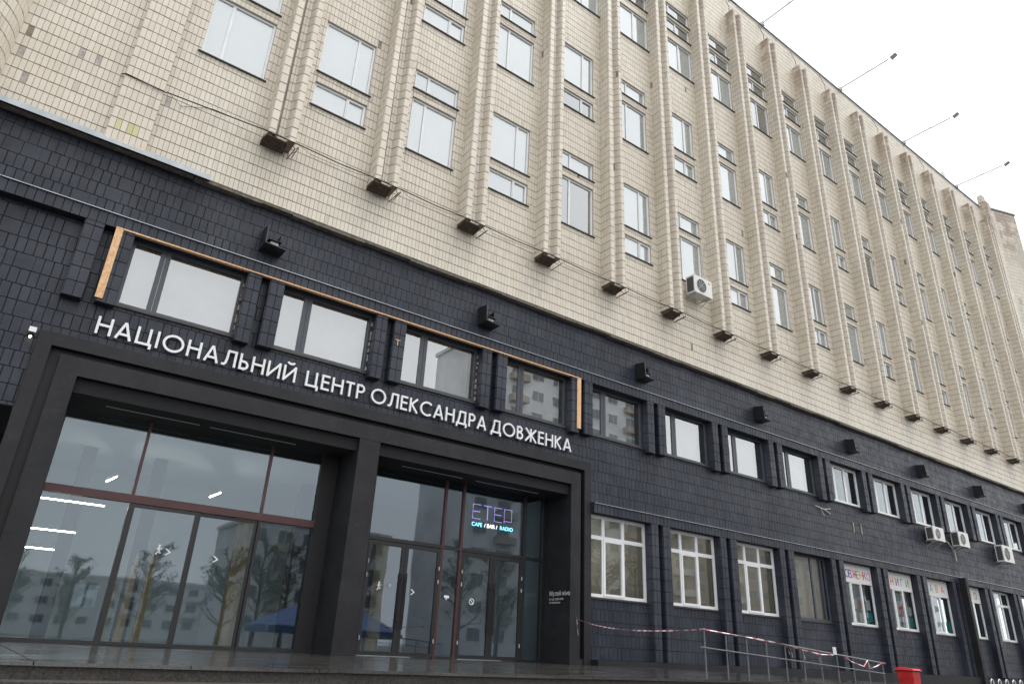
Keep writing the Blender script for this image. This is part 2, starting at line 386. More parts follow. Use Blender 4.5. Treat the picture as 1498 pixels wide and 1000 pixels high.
# fins: paired ribs with a splayed groove
sec = [(0, 0), (0, FD), (.155, FD), (.24, .27), (.385, .27), (.475, FD), (.61, FD), (.61, 0)]
fm = MB().prism([(x, -d) for x, d in sec][::-1], FZ0, FZ1).mesh('fin', 'grout')
sl_len = math.hypot(.09, .18)
for i, x in enumerate(FX):
    z1 = FZ1
    put('fin', fm, B, (x, YB, 0))
    kw = dict(vbase=9.15, gx=.0032, gz=.017)
    def g1(wd, cnt): return [r for r in grid(0, wd, FZ0, z1, wd/cnt, TH, **kw) if random.random() > .0015]
    tiles.add(g1(FD, 4), (x, YB, 0), (0, -1, 0), (0, 0, 1), (-1, 0, 0))
    tiles.add(g1(.155, 1), (x, YB-FD, 0), *XZ); tiles.add(g1(.145, 2), (x+.24, YB-.27, 0), *XZ)
    tiles.add(g1(sl_len, 2), (x+.385, YB-.27, 0), (.09/sl_len, -.18/sl_len, 0), (0, 0, 1), (-.18/sl_len, -.09/sl_len, 0))
    tiles.add(g1(.135, 1), (x+.475, YB-FD, 0), *XZ)
    tiles.add(g1(FD, 4), (x+.61, YB-FD, 0), (0, 1, 0), (0, 0, 1), (1, 0, 0))
# rounded stair tower at the left end
CX, CR = -3.1, 1.0
b = MB(); ns = 40
ring = [(CX+CR*math.cos(a), YB-CR*math.sin(a)) for a in [math.pi*k/ns for k in range(ns+1)]]
b.prism(ring + [(CX-CR, YB+.5), (CX+CR, YB+.5)], 9.15, ROOF).build('stair_tower', 'grout', B)
for k in range(31):
    a = math.pi*(k+.5)/31; t = (-math.sin(a), -math.cos(a), 0); nn = (math.cos(a), -math.sin(a), 0)
    hw = CR*math.pi/31/2
    tiles.add(grid(-hw, hw, 9.15, ROOF, 2*hw, TH, gx=.006, gz=.02), (CX+CR*nn[0], YB+CR*nn[1], 0), t, (0, 0, 1), nn)
# angled end wing
wd = Vector((.947, -.32, 0)).normalized(); wn = Vector((-.32, -.947, 0)).normalized(); wo = Vector((49.9, -.05, 0))
q = [wo, wo+wd*2.75, wo+wd*2.75-wn*3, wo-wn*3]
MB().prism([(p.x, p.y) for p in q], 0, 30.0).build('end_wing', 'reveal', B)
MB().prism([(p.x, p.y) for p in [wo-wd*.05+wn*.06, wo+wd*2.8+wn*.06, wo+wd*2.8-wn*3, wo-wd*.05-wn*3]], 30.0, 30.12).build('coping', 'coping', B)
tiles.add(grid(0, 2.75, 5, 29.95, TW, TH, [(2.0, 2.75, 25.6, 28.3), (.9, 1.2, 22.6, 23.1)], gx=.0032, gz=.017), tuple(wo), tuple(wd), (0, 0, 1), tuple(wn))
# corner block closing the right end
box('corner_pier', 48.30, 48.83, YB-FD, YB+.6, 9.15, ROOF+.3, 'grout', B)
tiles.add(grid(0, .53, 9.15, ROOF+.28, .106, TH, gx=.0032, gz=.017), (48.30, YB-FD, 0), *XZ)
tiles.add(grid(0, FD, 9.15, ROOF+.28, .11, TH, gx=.0032, gz=.017), (48.30, YB, 0), (0, -1, 0), (0, 0, 1), (-1, 0, 0))
box('parapet_post', 48.25, 48.75, YB-.30, YB-.0, ROOF+.3, ROOF+.85, 'reveal', B)
tiles.build('cladding_tiles', 'beige', B)
# coping and drip edge at the roof
cp = MB(); x = -4.2
while x < XE:
    x2 = min(XE+.1, x+2.4); dz = random.uniform(-.012, .012)
    cp.box(x, x2-.01, YB-.05, YB+.6, ROOF+dz, ROOF+.07+dz); x = x2
cp.build('coping', 'coping', B)
cp = MB(); x = -4.2
while x < XE:
    x2 = min(XE, x+random.uniform(.5, 1.6))
    if random.random() > .15: box('parapet_edge', x, x2, YB-.016, YB, ROOF-.15, ROOF-.02, 'bare', B)
    x = x2
# ------------------------------------------------------------------ windows of the beige floors
def frame_mesh(name, wd, ht, vs_, hs_=(), t=.055, d=.06, m='white_pvc', sash=()):
    b = MB(); b.box(0, wd, -d, 0, 0, t).box(0, wd, -d, 0, ht-t, ht).box(0, t, -d, 0, t, ht-t).box(wd-t, wd, -d, 0, t, ht-t)
    for v in vs_: b.box(v[0]-t*.6, v[0]+t*.6, -d+.002, 0, v[1] if len(v) > 1 else t, v[2] if len(v) > 2 else ht-t)
    for z in hs_: b.box(t, wd-t, -d+.004, 0, z-t*.6, z+t*.6)
    for (a, c, e, f) in sash:
        s = t*.75; y0, y1 = -d-.015, -.005
        b.box(a, c, y0, y1, e, e+s).box(a, c, y0, y1, f-s, f).box(a, a+s, y0, y1, e+s, f-s).box(c-s, c, y0, y1, e+s, f-s)
    return b.mesh(name, m)
def reveal_mesh(wd, ht, dep, m):
    return MB().quad((0, 0, 0), (wd, 0, 0), (wd, dep, 0), (0, dep, 0)).quad((0, 0, ht), (0, dep, ht), (wd, dep, ht), (wd, 0, ht)).quad((0, 0, 0), (0, dep, 0), (0, dep, ht), (0, 0, ht)).quad((wd, 0, 0), (wd, 0, ht), (wd, dep, ht), (wd, dep, 0)).mesh('reveal', m)
cache = {}
YF = -.145
for kind, x0, x1, z0, z1 in BW:
    wd, ht = x1-x0, z1-z0; key = (kind, round(wd, 3), round(ht, 3))
    if key not in cache:
        split = {'bigA': .68, 'smallA': .64, 'bigB': .31, 'smallB': .32, 'bigT': .60, 'smallT': .55, 'smallU': .35}[kind]*wd
        sash = ((split, wd-.03, .03, ht-.03),) if kind == 'smallA' else ()
        cache[key] = (frame_mesh('window', wd, ht, [(split,)], sash=sash), MB().quad((.04, -.03, .04), (split-.02, -.03, .04), (split-.02, -.03, ht-.04), (.04, -.03, ht-.04)).mesh('pane', 'coated_glass'),
                      MB().quad((split+.02, -.028, .04), (wd-.04, -.028, .04), (wd-.04, -.028, ht-.04), (split+.02, -.028, ht-.04)).mesh('pane', 'coated_glass'),
                      MB().add([(-.05, YB-YF-.06, -.005), (wd+.05, YB-YF-.06, -.005), (wd+.05, 0, .02), (-.05, 0, .02), (-.05, YB-YF-.06, -.03), (wd+.05, YB-YF-.06, -.03), (wd+.05, 0, -.03), (-.05, 0, -.03)], [(0, 1, 2, 3), (4, 7, 6, 5), (0, 4, 5, 1), (1, 5, 6, 2), (3, 7, 4, 0)]).mesh('sill', 'sill_metal'),
                      reveal_mesh(wd, ht, .22, 'reveal'),
                      MB().box(0, wd, .02, .06, 0, ht).mesh('blind', 'blind'), MB().box(0, wd, .02, .06, 0, ht).mesh('blind', 'blind_grey'),
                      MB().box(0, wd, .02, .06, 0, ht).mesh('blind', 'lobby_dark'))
    c = cache[key]; wo_ = put('window', c[0], B, (x0, YF, z0))
    put('pane', c[1], wo_); put('pane', c[2], wo_); put('sill', c[3], wo_)
    put('reveal', c[4], wo_, (0, YB-YF-.002, 0))
    dk = random.random(); top = kind in ('smallT', 'smallU')
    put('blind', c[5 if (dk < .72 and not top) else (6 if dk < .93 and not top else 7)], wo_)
# ------------------------------------------------------------------ dark base
YA, YP = -.07, -.20
ZB = 9.12
MX = [.49+3.03*k for k in range(17)]
NX = 17
XD0 = -4.5
hu = [(x+.31, x+2.55, 5.93, 7.40) for x in MX if x < 48]
hl = [(max(12.92, x+.31), x+2.55, 1.62, 3.73) for x in MX[4:] if x < 48]
XDE = 50.3
dark = Field()
dw = wall_sheet('band_wall', YA, (XD0, XDE, 7.69, ZB), [], 'dgrout', B)
portal_hole = (-.18, 12.96, 0, 5.08)
lw = wall_sheet('lower_wall', 0, (XD0, XDE, -.8, 7.40), hu+hl+[portal_hole, (XD0, -.18, -.8, 3.66)], 'dgrout', B)
ra = grid(XD0, XDE, 7.70, ZB, .15, .30, jitter=.06, wide=.10, gx=.0048, gz=.009)
rc = grid(XD0, XDE, .13, 7.40, .15, .30, hu+hl+[portal_hole, (XD0, -.18, -.8, 3.66)], jitter=.06, wide=.06, gx=.0048, gz=.009)
cand = [(r, YA, dw) for r in ra] + [(r, 0, lw) for r in rc]
order = sorted([i for i, (r, y, p) in enumerate(cand) if r[1]-r[0] > .1 and r[3]-r[2] > .15 and r[0] > -1.9], key=lambda i: (cand[i][0][0]*.9-.2)**2+(cand[i][0][2]-5.5)**2)[:295]
os_ = set(order)
for i in order:
    r, y, p = cand[i]; k = ('d', round((r[1]-r[0])*50), round(r[3]-r[2], 2))
    o = put('wall_tile', tile_mesh(k, round((r[1]-r[0])*50)/50-.002, round(r[3]-r[2], 2), 'dark'), p, (r[0], y+random.uniform(-.002, .002), r[2]))
    o.rotation_euler = (random.gauss(0, .005), 0, random.gauss(0, .008))
dark.add([r for i, (r, y, p) in enumerate(cand) if i not in os_ and y == YA], (0, YA, 0), *XZ, depth=.009)
dark.add([r for i, (r, y, p) in enumerate(cand) if i not in os_ and y == 0], (0, 0, 0), *XZ, depth=.009)
# header bands
for z0, z1, xa in ((7.40, 7.69, XD0), (3.73, 4.0, 12.97)):
    box('header_band', xa, XDE, YP, -.001, z0, z1, 'dgrout', B)
    dark.add(grid(xa, XDE, z0, z1, .15, .30, jitter=.12, gx=.009, gz=.008), (0, YP, 0), *XZ)
    f = MB(); x = xa
    while x < XDE:
        x2 = min(XDE, x+3); f.add([(x, YP-.045, z1-.004), (x2-.01, YP-.045, z1-.004), (x2-.01, YA if z1 > 5 else -.02, z1+.05), (x, YA if z1 > 5 else -.02, z1+.05), (x, YP-.045, z1-.022), (x2-.01, YP-.045, z1-.022)], [(0, 1, 2, 3), (0, 4, 5, 1)]); x = x2
    f.build('drip_flashing', 'flashing', B)
# pilasters flanking the windows
def pilaster(x0, x1, z0, z1):
    box('pilaster', x0, x1, YP, -.001, z0, z1, 'dgrout', B)
    dark.add(grid(x0, x1, z0, z1, (x1-x0)/2, .30, gx=.007, gz=.011), (0, YP, 0), *XZ)
    dark.add(grid(0, .195, z0, z1, .195, .30, gx=.004, gz=.011), (x0, 0, 0), (0, -1, 0), (0, 0, 1), (-1, 0, 0))
pilaster(-.06, .26, 5.80, 7.40)
for k, x in enumerate(MX):
    if x > 48: continue
    pilaster(x, x+.31, 5.83, 7.40)
    if x+2.83 < XDE: pilaster(x+2.55, x+2.83, 5.80, 7.40)
    if k >= 4:
        if k > 4: pilaster(x, x+.31, .13, 3.73)
        if x+2.83 < XDE: pilaster(x+2.55, x+2.83, .13, 3.73)
dark.build('wall_tiles', 'dark', B)
box('plinth', 12.97, 34.0, -.34, -.003, -.8, .13, 'portal', B)
box('plinth', 34.3, XDE, -.34, -.003, -.8, .02, 'portal', B)
box('buttress', 34.0, 34.22, -.46, -.001, -.8, 3.95, 'portal', B)
# ledge under the overhanging beige wall, broken render edge
lb = MB(); x = XD0
while x < XE:
    x2 = min(XE, x+random.uniform(.35, 1.6)); zz = random.uniform(-.035, .01)
    if x > 1.5: lb.box(x, x2+.002, YB+.004, YA-.014, ZB-.02+zz, 9.16)
    x = x2
lb.build('ledge', 'ledge', B)
box('ledge', XD0, 1.52, YB+.004, YA-.014, ZB, 9.16, 'ledge', B)
MB().add([(XD0, YB-.125, 9.085), (1.82, YB-.125, 9.085), (1.82, YB-.118, 9.21), (XD0, YB-.118, 9.21)], [(0, 1, 2, 3)]).build('drip_flashing', 'flashing', B)
box('soffit_shade', XD0, 1.82, YB-.117, YB+.003, 9.125, 9.148, 'soffit', B)  # underside strip; the dark shadow below the flashing is put into its colour
# --- windows of the base
def base_window(x0, x1, z0, z1, vs_, hs_, m, gl, sash=(), y=.11, t=.055):
    wd, ht = x1-x0, z1-z0
    key = ('bw', round(wd, 2), round(ht, 2), tuple(v for q_ in vs_ for v in q_), tuple(hs_), m, gl)
    if key not in cache:
        fr = frame_mesh('window', wd, ht, vs_, hs_, t=t, m=m, sash=sash); xs = [.03]+[v[0] for v in vs_ if len(v) == 1]+[wd-.03]
        pn = []
        zs = [.03]+list(hs_)+[ht-.03]
        for a, c in zip(xs, xs[1:]):
            for e, f_ in zip(zs, zs[1:]): pn.append(MB().quad((a, -.03, e), (c, -.03, e), (c, -.03, f_), (a, -.03, f_)).mesh('pane', gl))
        sill = MB().box(-.01, wd+.01, -.16, .0, -.05, -.012).mesh('sill', 'sill_metal')
        cache[key] = (fr, pn, sill, reveal_mesh(wd, ht, .20, 'dark'))
    fr, pn, sill, rv = cache[key]; o = put('window', fr, B, (x0, y, z0))
    for p in pn: put('pane', p, o)
    put('sill', sill, o); put('reveal', rv, o, (0, -y+.001, 0)); return o
for k, x in enumerate(MX):
    if x > 48: continue
    if k < 8:
        o = base_window(x+.31, x+2.55, 5.95, 7.40, [(.60,), (.70,)], [], 'grey_frame', 'coated_glass', t=.075)
        cr = MB()      # ragged foam along the right jamb
        if k < 3:
            z = .05
            while z < 1.3:
                h_ = random.uniform(.02, .12); cr.box(2.24-random.uniform(.008, .026), 2.238, -.10-random.uniform(0, .04), -.06, z, z+h_); z += h_+random.uniform(0, .14)
            cr.build('jamb_foam', 'foam' if k in (0, 2) else 'bare', o)['kind'] = 'stuff'
    else:
        base_window(x+.31, x+2.55, 5.95, 7.40, [(.62,), (1.35,)], [], 'white_pvc', 'clear_glass', t=.10)
    if k < 4: continue
    xa = max(12.92, x+.31)
    if k == 7: base_window(xa, x+2.55, 1.62, 3.73, [(1.35,), (1.95,)], [], 'grey_frame', 'clear_glass', t=.07)
    else: base_window(xa, x+2.55, 1.62, 3.73, [(.70 if k > 4 else .62,), (1.42 if k > 4 else 1.36,)], [1.52], 'white_pvc', 'clear_glass', t=.085, sash=((.70, 1.42, .04, 1.49),) if k > 4 else ((.62, 1.36, .04, 1.49),))
def room(name, x0, x1, y0, y1, z0, z1, m):
    return MB().quad((x0, y1, z0), (x1, y1, z0), (x1, y1, z1), (x0, y1, z1)).quad((x0, y0, z0), (x1, y0, z0), (x1, y1, z0), (x0, y1, z0)).quad((x0, y0, z1), (x0, y1, z1), (x1, y1, z1), (x1, y0, z1)).quad((x0, y0, z0), (x0, y1, z0), (x0, y1, z1), (x0, y0, z1)).quad((x1, y0, z0), (x1, y0, z1), (x1, y1, z1), (x1, y1, z0)).build(name, m, B)
YR = .205
for k, x in enumerate(MX):
    if x > 48: continue
    if k < 8: MB().box(x+.28, x+2.52, YR+.25, YR+.3, 5.85, 7.5).build('blind', 'blind_dim', B)
    else: MB().box(x+.28, x+2.52, YR+.2, YR+.25, 5.85, 7.5).build('curtain', 'curtain', B)
    if k in (4, 5, 6): room('room', max(12.6, x+.05), x+2.98, YR, 4.2, 1.0, 3.85, 'room')
    elif k == 7: MB().box(x+.2, x+2.6, YR+.12, YR+.2, 1.4, 3.85).build('inner_wall', 'room_warm', B)
    elif k > 7: MB().box(x+.2, x+2.6, YR+.35, YR+.4, 1.4, 3.85).build('curtain', 'curtain', B)
# roof slab and back walls keep the sky out
box('building_core', -4.2, XE, .62, 14, 9.0, ROOF, 'room', B)
box('floor_slab', -4.4, XDE, .215, 14, 7.56, 8.99, 'room', B)
box('floor_slab', -4.4, XDE, .215, 14, 4.45, 5.84, 'room', B)
box('back_wall', -4.4, XDE, 9, 14, -1.3, 4.44, 'room', B)
box('back_wall', -4.4, XDE, 4.3, 14, 5.85, 7.55, 'room', B)
# ------------------------------------------------------------------ entrance portal
PF = -.10
pt = MB()
def ring_(b, xa, xb, zt, wdt, y0, y1):
    b.box(xa, xa+wdt, y0, y1, 0.001, zt).box(xb-wdt, xb, y0, y1, 0.001, zt).box(xa+wdt, xb-wdt, y0, y1, zt-wdt, zt)
ring_(pt, -.18, 12.96, 5.08, .235, PF, .02)
pt.build('portal_frame', 'portal', B)
gv = MB().box(-.12, .235, .05, .07, 0, 4.9).box(12.56, 12.915, .05, .07, 0, 4.9).box(.055, 12.725, .048, .068, 4.70, 4.9)
gv.build('shadow_gap', 'black', B)
MB().box(.055, .235, PF+.03, .045, .001, .14).box(12.585, 12.724, PF+.03, .045, .001, .14).build('gap_stop', 'portal', B)
pi_ = MB(); ring_(pi_, .235, 12.585, 4.725, .335, PF, .95)
pi_.build('portal_frame', 'portal', B)
box('portal_pillar', 6.10, 6.60, PF+.004, .95, .001, 4.389, 'portal', B)
box('soffit', .571, 12.249, .02, 1.9, 4.12, 4.384, 'soffit', B)
for xa, xb in ((1.2, 2.9), (3.1, 4.9), (7.5, 9.2), (9.6, 11.6)): box('soffit_slot', xa, xb, .50, .52, 4.105, 4.119, 'galv', B)
box('portal_return', .30, .569, .955, 1.2, 0, 4.4, 'black', B)
box('portal_return', 12.255, 12.5, .955, 1.2, 0, 4.4, 'black', B)
# glazing
YG = 1.0
def bar(x0, x1, z0, z1, m='black_frame', name='mullion', y0=YG-.05, y1=YG+.05): return box(name, x0, x1, y0, y1, z0, z1, m, B)
def pane(x0, x1, z0, z1, y=YG, m='lobby_glass', parent=None): return MB().quad((x0, y, z0), (x1, y, z0), (x1, y, z1), (x0, y, z1)).build('pane', m, parent or B)
rb = 'red_brown_frame'
bar(.571, .64, .001, 4.12); bar(2.075, 2.125, .001, 2.50); bar(2.075, 2.125, 2.65, 4.12, rb); bar(4.555, 4.605, .001, 2.50); bar(4.555, 4.605, 2.65, 4.12, rb); bar(5.74, 6.098, .001, 4.12, 'black')
bar(.641, 5.739, 2.50, 2.649, rb, 'transom', YG-.07, YG+.05)
bar(.641, 2.074, .001, .07, name='bottom_rail'); bar(2.126, 4.554, .001, .05, name='bottom_rail', y0=YG-.03); bar(4.606, 5.739, .001, .07, name='bottom_rail')
pane(.64, 2.08, 2.64, 4.12); pane(2.12, 4.56, 2.64, 4.12); pane(4.60, 5.74, 2.64, 4.12); pane(.64, 2.08, .07, 2.50); pane(4.60, 5.74, .07, 2.50)
def door(x0, x1, z1, st, m='black_frame', handle=None, y=YG-.02):
    b = MB().box(0, x1-x0, -.03, .03, 0, st).box(0, x1-x0, -.03, .03, z1-.02-st, z1-.02).box(0, st, -.03, .03, st, z1-.02-st).box(x1-x0-st, x1-x0, -.03, .03, st, z1-.02-st)
    o = b.build('door', m, B, (x0, y, .015)); MB().quad((st, 0, st), (x1-x0-st, 0, st), (x1-x0-st, 0, z1-.02-st), (st, 0, z1-.02-st)).build('pane', 'lobby_glass', o)
    if handle is not None:
        h_ = MB().tube([(handle, -.09, .55), (handle, -.09, 1.75)], .016, 8); 
        for zz in (.70, 1.60): h_.tube([(handle, -.09, zz), (handle, -.03, zz)], .012, 6)
        h_.build('handle', 'black', o)
    for zz in (.3, 1.6, 1.9):
        if handle is not None: MB().tube([(.03 if handle > .4 else x1-x0-.03, -.05, zz), (.03 if handle > .4 else x1-x0-.03, -.05, zz+.09)], .014, 6).build('hinge', 'galv', o)
    return o
door(2.126, 3.35, 2.49, .055); door(3.352, 4.554, 2.49, .055, y=YG+.03)
bar(6.602, 7.10, .001, 4.12, 'black'); bar(9.03, 9.09, .001, 4.12, rb); bar(9.56, 9.62, .001, 4.12, rb); bar(11.52, 11.60, .001, 4.12); bar(12.17, 12.254, .001, 4.12)
for a, c in ((7.101, 9.029), (9.091, 9.559), (9.621, 11.519), (11.601, 12.169)):
    bar(a, c, 2.44, 2.52, 'black_frame', 'transom'); pane(a, c, 2.52, 4.12)
door(7.105, 8.06, 2.43, .085, handle=.90); door(8.065, 9.025, 2.43, .085, handle=.06); pane(9.09, 9.56, .05, 2.44); bar(9.091, 9.559, .001, .05, name='bottom_rail')
door(9.625, 10.57, 2.43, .085, handle=.90); door(10.575, 11.515, 2.43, .085, handle=.06); pane(11.60, 12.17, .05, 2.44); bar(11.601, 12.169, .001, .05, name='bottom_rail')
for a, c in ((7.1, 8.4), (9.65, 10.9)): box('threshold', a, c, YG-.12, YG-.06, .001, .014, 'flashing', B)
# lobby shell
lob = room('lobby', .30, 12.52, 1.07, 8.6, .002, 4.30, 'lobby_wall')
# dark passage at the far left
box('passage', -4.4, -.2, 2.5, 2.6, -.03, 3.7, 'black', B)
box('passage', -4.4, -.2, .02, 2.5, 3.661, 3.72, 'soffit', B)
box('curtain', -.52, -.27, .5, .52, 2.6, 3.28, 'paper', B)

# ------------------------------------------------------------------ white letters
def text_mesh(s, size, mat):
    c = bpy.data.curves.new('t', 'FONT'); c.body = s; c.size = size; c.resolution_u = 3
    o = bpy.data.objects.new('t', c); COL.objects.link(o); bpy.context.view_layer.update()
    me = bpy.data.meshes.new_from_object(o.evaluated_get(bpy.context.evaluated_depsgraph_get())); bpy.data.objects.remove(o); bpy.data.curves.remove(c)
    me.materials.clear(); me.materials.append(M[mat]); me.transform(Matrix.Rotation(math.pi/2, 4, 'X')); return me
S_ = .132
def arc(cx, cz, rx, rz, a0, a1, n=20): return [(cx+rx*math.cos(math.radians(a0+(a1-a0)*i/n)), cz+rz*math.sin(math.radians(a0+(a1-a0)*i/n))) for i in range(n+1)]
h2 = S_/2
GL = {  # strokes in a unit-high box: (width, [polylines])
 'Н': (.70, [[(h2, 0), (h2, 1)], [(.70-h2, 0), (.70-h2, 1)], [(h2, .53), (.70-h2, .53)]]),
 'А': (.78, [[(h2, 0), (.39, 1)], [(.39, 1), (.78-h2, 0)], [(.19, .29), (.59, .29)]]),
 'Ц': (.78, [[(h2, h2), (h2, 1)], [(.62, h2), (.62, 1)], [(0, h2), (.77, h2)], [(.77-.06, h2), (.77-.06, -.18)]]),
 'І': (.15, [[(h2, 0), (h2, 1)]]),
 'О': (1.04, [arc(.52, .5, .52-h2, .52-h2, 0, 360, 40)]),
 'Л': (.74, [[(.74-h2, 0), (.74-h2, 1)], [(.24, 1-h2), (.74, 1-h2)], [(.28, 1-h2), (.26, .5), (.21, .18), (.13, .07), (0, .07)]]),
 'Ь': (.52, [[(h2, 0), (h2, 1)], [(h2, h2), (.26, h2)]+arc(.26, .29, .26-h2, .29-h2, -90, 90, 14)+[(h2, .58-h2)]]),
 'И': (.74, [[(h2, 0), (h2, 1)], [(.74-h2, 0), (.74-h2, 1)], [(h2, .06), (.74-h2, .94)]]),
 'Й': (.74, [[(h2, 0), (h2, 1)], [(.74-h2, 0), (.74-h2, 1)], [(h2, .06), (.74-h2, .94)], arc(.37, 1.25, .17, .12, 180, 360, 10)]),
 'Е': (.50, [[(h2, 0), (h2, 1)], [(0, h2), (.5, h2)], [(0, 1-h2), (.5, 1-h2)], [(0, .53), (.47, .53)]]),
 'Т': (.54, [[(.27, 0), (.27, 1)], [(0, 1-h2), (.54, 1-h2)]]),
 'Р': (.54, [[(h2, 0), (h2, 1)], [(h2, 1-h2), (.27, 1-h2)]+arc(.27, .71, .27-h2, .29-h2, 90, -90, 14)+[(h2, .42+h2)]]),
 'К': (.64, [[(h2, 0), (h2, 1)], [(.10, .50), (.56, 1)], [(.16, .55), (.58, 0)]]),
 'С': (.86, [arc(.52, .5, .52-h2, .52-h2, 48, 312, 32)]),
 'Д': (.84, [[(.70, h2), (.70, 1)], [(.24, 1-h2), (.70, 1-h2)], [(.28, 1-h2), (.26, .6), (.14, h2)], [(0, h2), (.84, h2)], [(.06, h2), (.06, -.18)], [(.78, h2), (.78, -.18)]]),
 'В': (.56, [[(h2, 0), (h2, 1)], [(h2, h2), (.27, h2)]+arc(.27, .29, .28-h2, .29-h2, -90, 90, 12)+[(h2, .58-h2)], [(h2, 1-h2), (.24, 1-h2)]+arc(.24, .76, .24-h2, .24-h2, 90, -90, 12)+[(h2, .52)]]),
 'Ж': (1.02, [[(.51, 0), (.51, 1)], [(.06, 1), (.47, .52), (.04, 0)], [(.96, 1), (.55, .52), (.98, 0)]]),
}
def stroke_mesh(ch, H, sx, depth, mats, w=S_):
    wd, pls = GL[ch]; b = MB()
    for j, pl in enumerate(pls):
        pl = [Vector((p[0]*sx, p[1])) for p in pl]; closed = (pl[0]-pl[-1]).length < 1e-4 and len(pl) > 3
        n_ = len(pl)-1 if closed else len(pl); L = []; R = []
        for i in range(n_):
            if closed: a, c = pl[i-1] if i else pl[n_-1], pl[(i+1) % n_]; 
            else: a, c = pl[max(i-1, 0)], pl[min(i+1, n_-1)]
            d1 = (pl[i]-a) if (i or closed) else (c-pl[i]); d2 = (c-pl[i]) if (i < n_-1 or closed) else d1
            d1 = d1.normalized(); d2 = d2.normalized(); t = (d1+d2).normalized(); nn = Vector((-t.y, t.x)); k = (w/2)/max(.5, nn.dot(Vector((-d1.y, d1.x))))
            L.append(pl[i]+nn*k); R.append(pl[i]-nn*k)
        e = depth + j*.0012; vs_ = []
        for y in (0, -e):
            for p in L: vs_.append((p.x*H, y, p.y*H))
            for p in R: vs_.append((p.x*H, y, p.y*H))
        m = n_; seg = range(n_ if closed else n_-1)
        for i in seg:
            i2 = (i+1) % n_
            b.add([vs_[2*m+i], vs_[2*m+i2], vs_[3*m+i2], vs_[3*m+i]], [(0, 3, 2, 1)], 0)
            b.add([vs_[i], vs_[i2], vs_[2*m+i2], vs_[2*m+i]], [(0, 1, 2, 3)], 1); b.add([vs_[m+i], vs_[m+i2], vs_[3*m+i2], vs_[3*m+i]], [(3, 2, 1, 0)], 1)
        if not closed:
            for i in (0, n_-1): b.add([vs_[i], vs_[m+i], vs_[3*m+i], vs_[2*m+i]], [(0, 1, 2, 3)], 1)
    return b.mesh('letter', mats)
sign = thing('letter_sign', 'white raised letters spelling the institution name above the entrance portal', 'sign', (0, -.055, 5.255))
for word, xa, xb in (('НАЦІОНАЛЬНИЙ', .62, 4.45), ('ЦЕНТР', 4.67, 6.06), ('ОЛЕКСАНДРА', 6.22, 9.41), ('ДОВЖЕНКА', 9.55, 12.23)):
    H = .345; gap = .15
    adv = [GL[c][0] for c in word]; tot = sum(adv)+gap*(len(word)-1); sx = (xb-xa)/(H*tot)
    x = xa
    for c in word:
        put('letter', stroke_mesh(c, H, sx, .05, ['letter_white', 'letter_side']), sign, (x, 0, 0)); x += (GL[c][0]+gap)*H*sx
    pm = MB()
pins = MB()
for i in range(40): pins.tube([(.75+i*.29, 0, .20), (.75+i*.29, .06, .20)], .008, 5)
pins.build('mounting_pins', 'wire', sign)

# ------------------------------------------------------------------ raw chipboard strips
tr = thing('chipboard_trim', 'unpainted orange chipboard strip framing the four windows over the letters', 'trim')
box('board', .45, .58, YP-.03, YP-.013, 5.90, 7.395, 'osb', tr); box('board', 12.32, 12.46, YP-.03, YP-.013, 5.93, 7.395, 'osb', tr)
x = .45
for x2 in (2.9, 5.4, 7.9, 10.2, 12.46): box('board', x, x2-.004, YP-.034, YP+.06, 7.396, 7.425, 'osb', tr); x = x2

tmk = thing('chalk_mark', 'orange letter T sprayed on a pilaster beside the third window', 'mark', (6.60, YP-.0165, 6.74)); put('letter', text_mesh('T', .22, 'osb'), tmk)
# ------------------------------------------------------------------ floodlights on the dark band
def flood(x, first=[None]):
    if first[0] is None:
        t = thing('wall_floodlight', 'black box floodlight with upright side plates on the dark band', 'floodlight', (0, 0, 0), 'floodlights along the black band')
        MB().add([(0, -.50, 0), (.03, -.50, 0), (.03, 0, 0), (0, 0, 0), (0, -.46, .50), (.03, -.46, .50), (.03, 0, .56), (0, 0, .56)], [(0, 3, 2, 1), (4, 5, 6, 7), (0, 1, 5, 4), (1, 2, 6, 5), (2, 3, 7, 6), (3, 0, 4, 7)]).build('side_plate', 'black_frame', t)
        MB().box(.42, .445, -.26, 0, .05, .46).build('side_plate', 'black_frame', t)
        MB().add([(0, -.50, 0), (.56, -.44, 0), (.56, 0, 0), (0, 0, 0), (0, -.50, -.03), (.56, -.44, -.03), (.56, 0, -.03), (0, 0, -.03)], [(0, 1, 2, 3), (4, 7, 6, 5), (0, 4, 5, 1), (1, 5, 6, 2), (2, 6, 7, 3), (3, 7, 4, 0)]).build('base_plate', 'black_frame', t)
        l_ = MB().box(.14, .40, -.32, -.06, .04, .17); l_.add([(.12, -.40, .18), (.44, -.40, .18), (.44, -.04, .26), (.12, -.04, .26), (.12, -.40, .16), (.44, -.40, .16), (.44, -.04, .24), (.12, -.04, .24)], [(0, 1, 2, 3), (4, 7, 6, 5), (0, 4, 5, 1), (1, 5, 6, 2), (2, 6, 7, 3), (3, 7, 4, 0)]); l_.build('lamp_head', 'black', t)
        MB().box(.17, .37, -.326, -.321, .06, .15).build('lens', 'lamp_grey', t)
        first[0] = t; t.location = (x, YA-.012, 8.06); t.scale = (.86, .86, .86); return t
    return copy_tree(first[0], (x, YA-.012, 8.06))
for x, lb_ in zip((3.15, 8.94, 14.80, 20.71, 26.55, 32.21, 37.79, 43.5), ('over the first chipboard framed window', 'over the third chipboard framed window', 'next past the chipboard trim', 'second past the chipboard trim', 'third past the chipboard trim', 'fourth past the chipboard trim', 'fifth past the chipboard trim', 'sixth past the chipboard trim')): flood(x)['label'] = 'black box floodlight on the dark band, ' + lb_
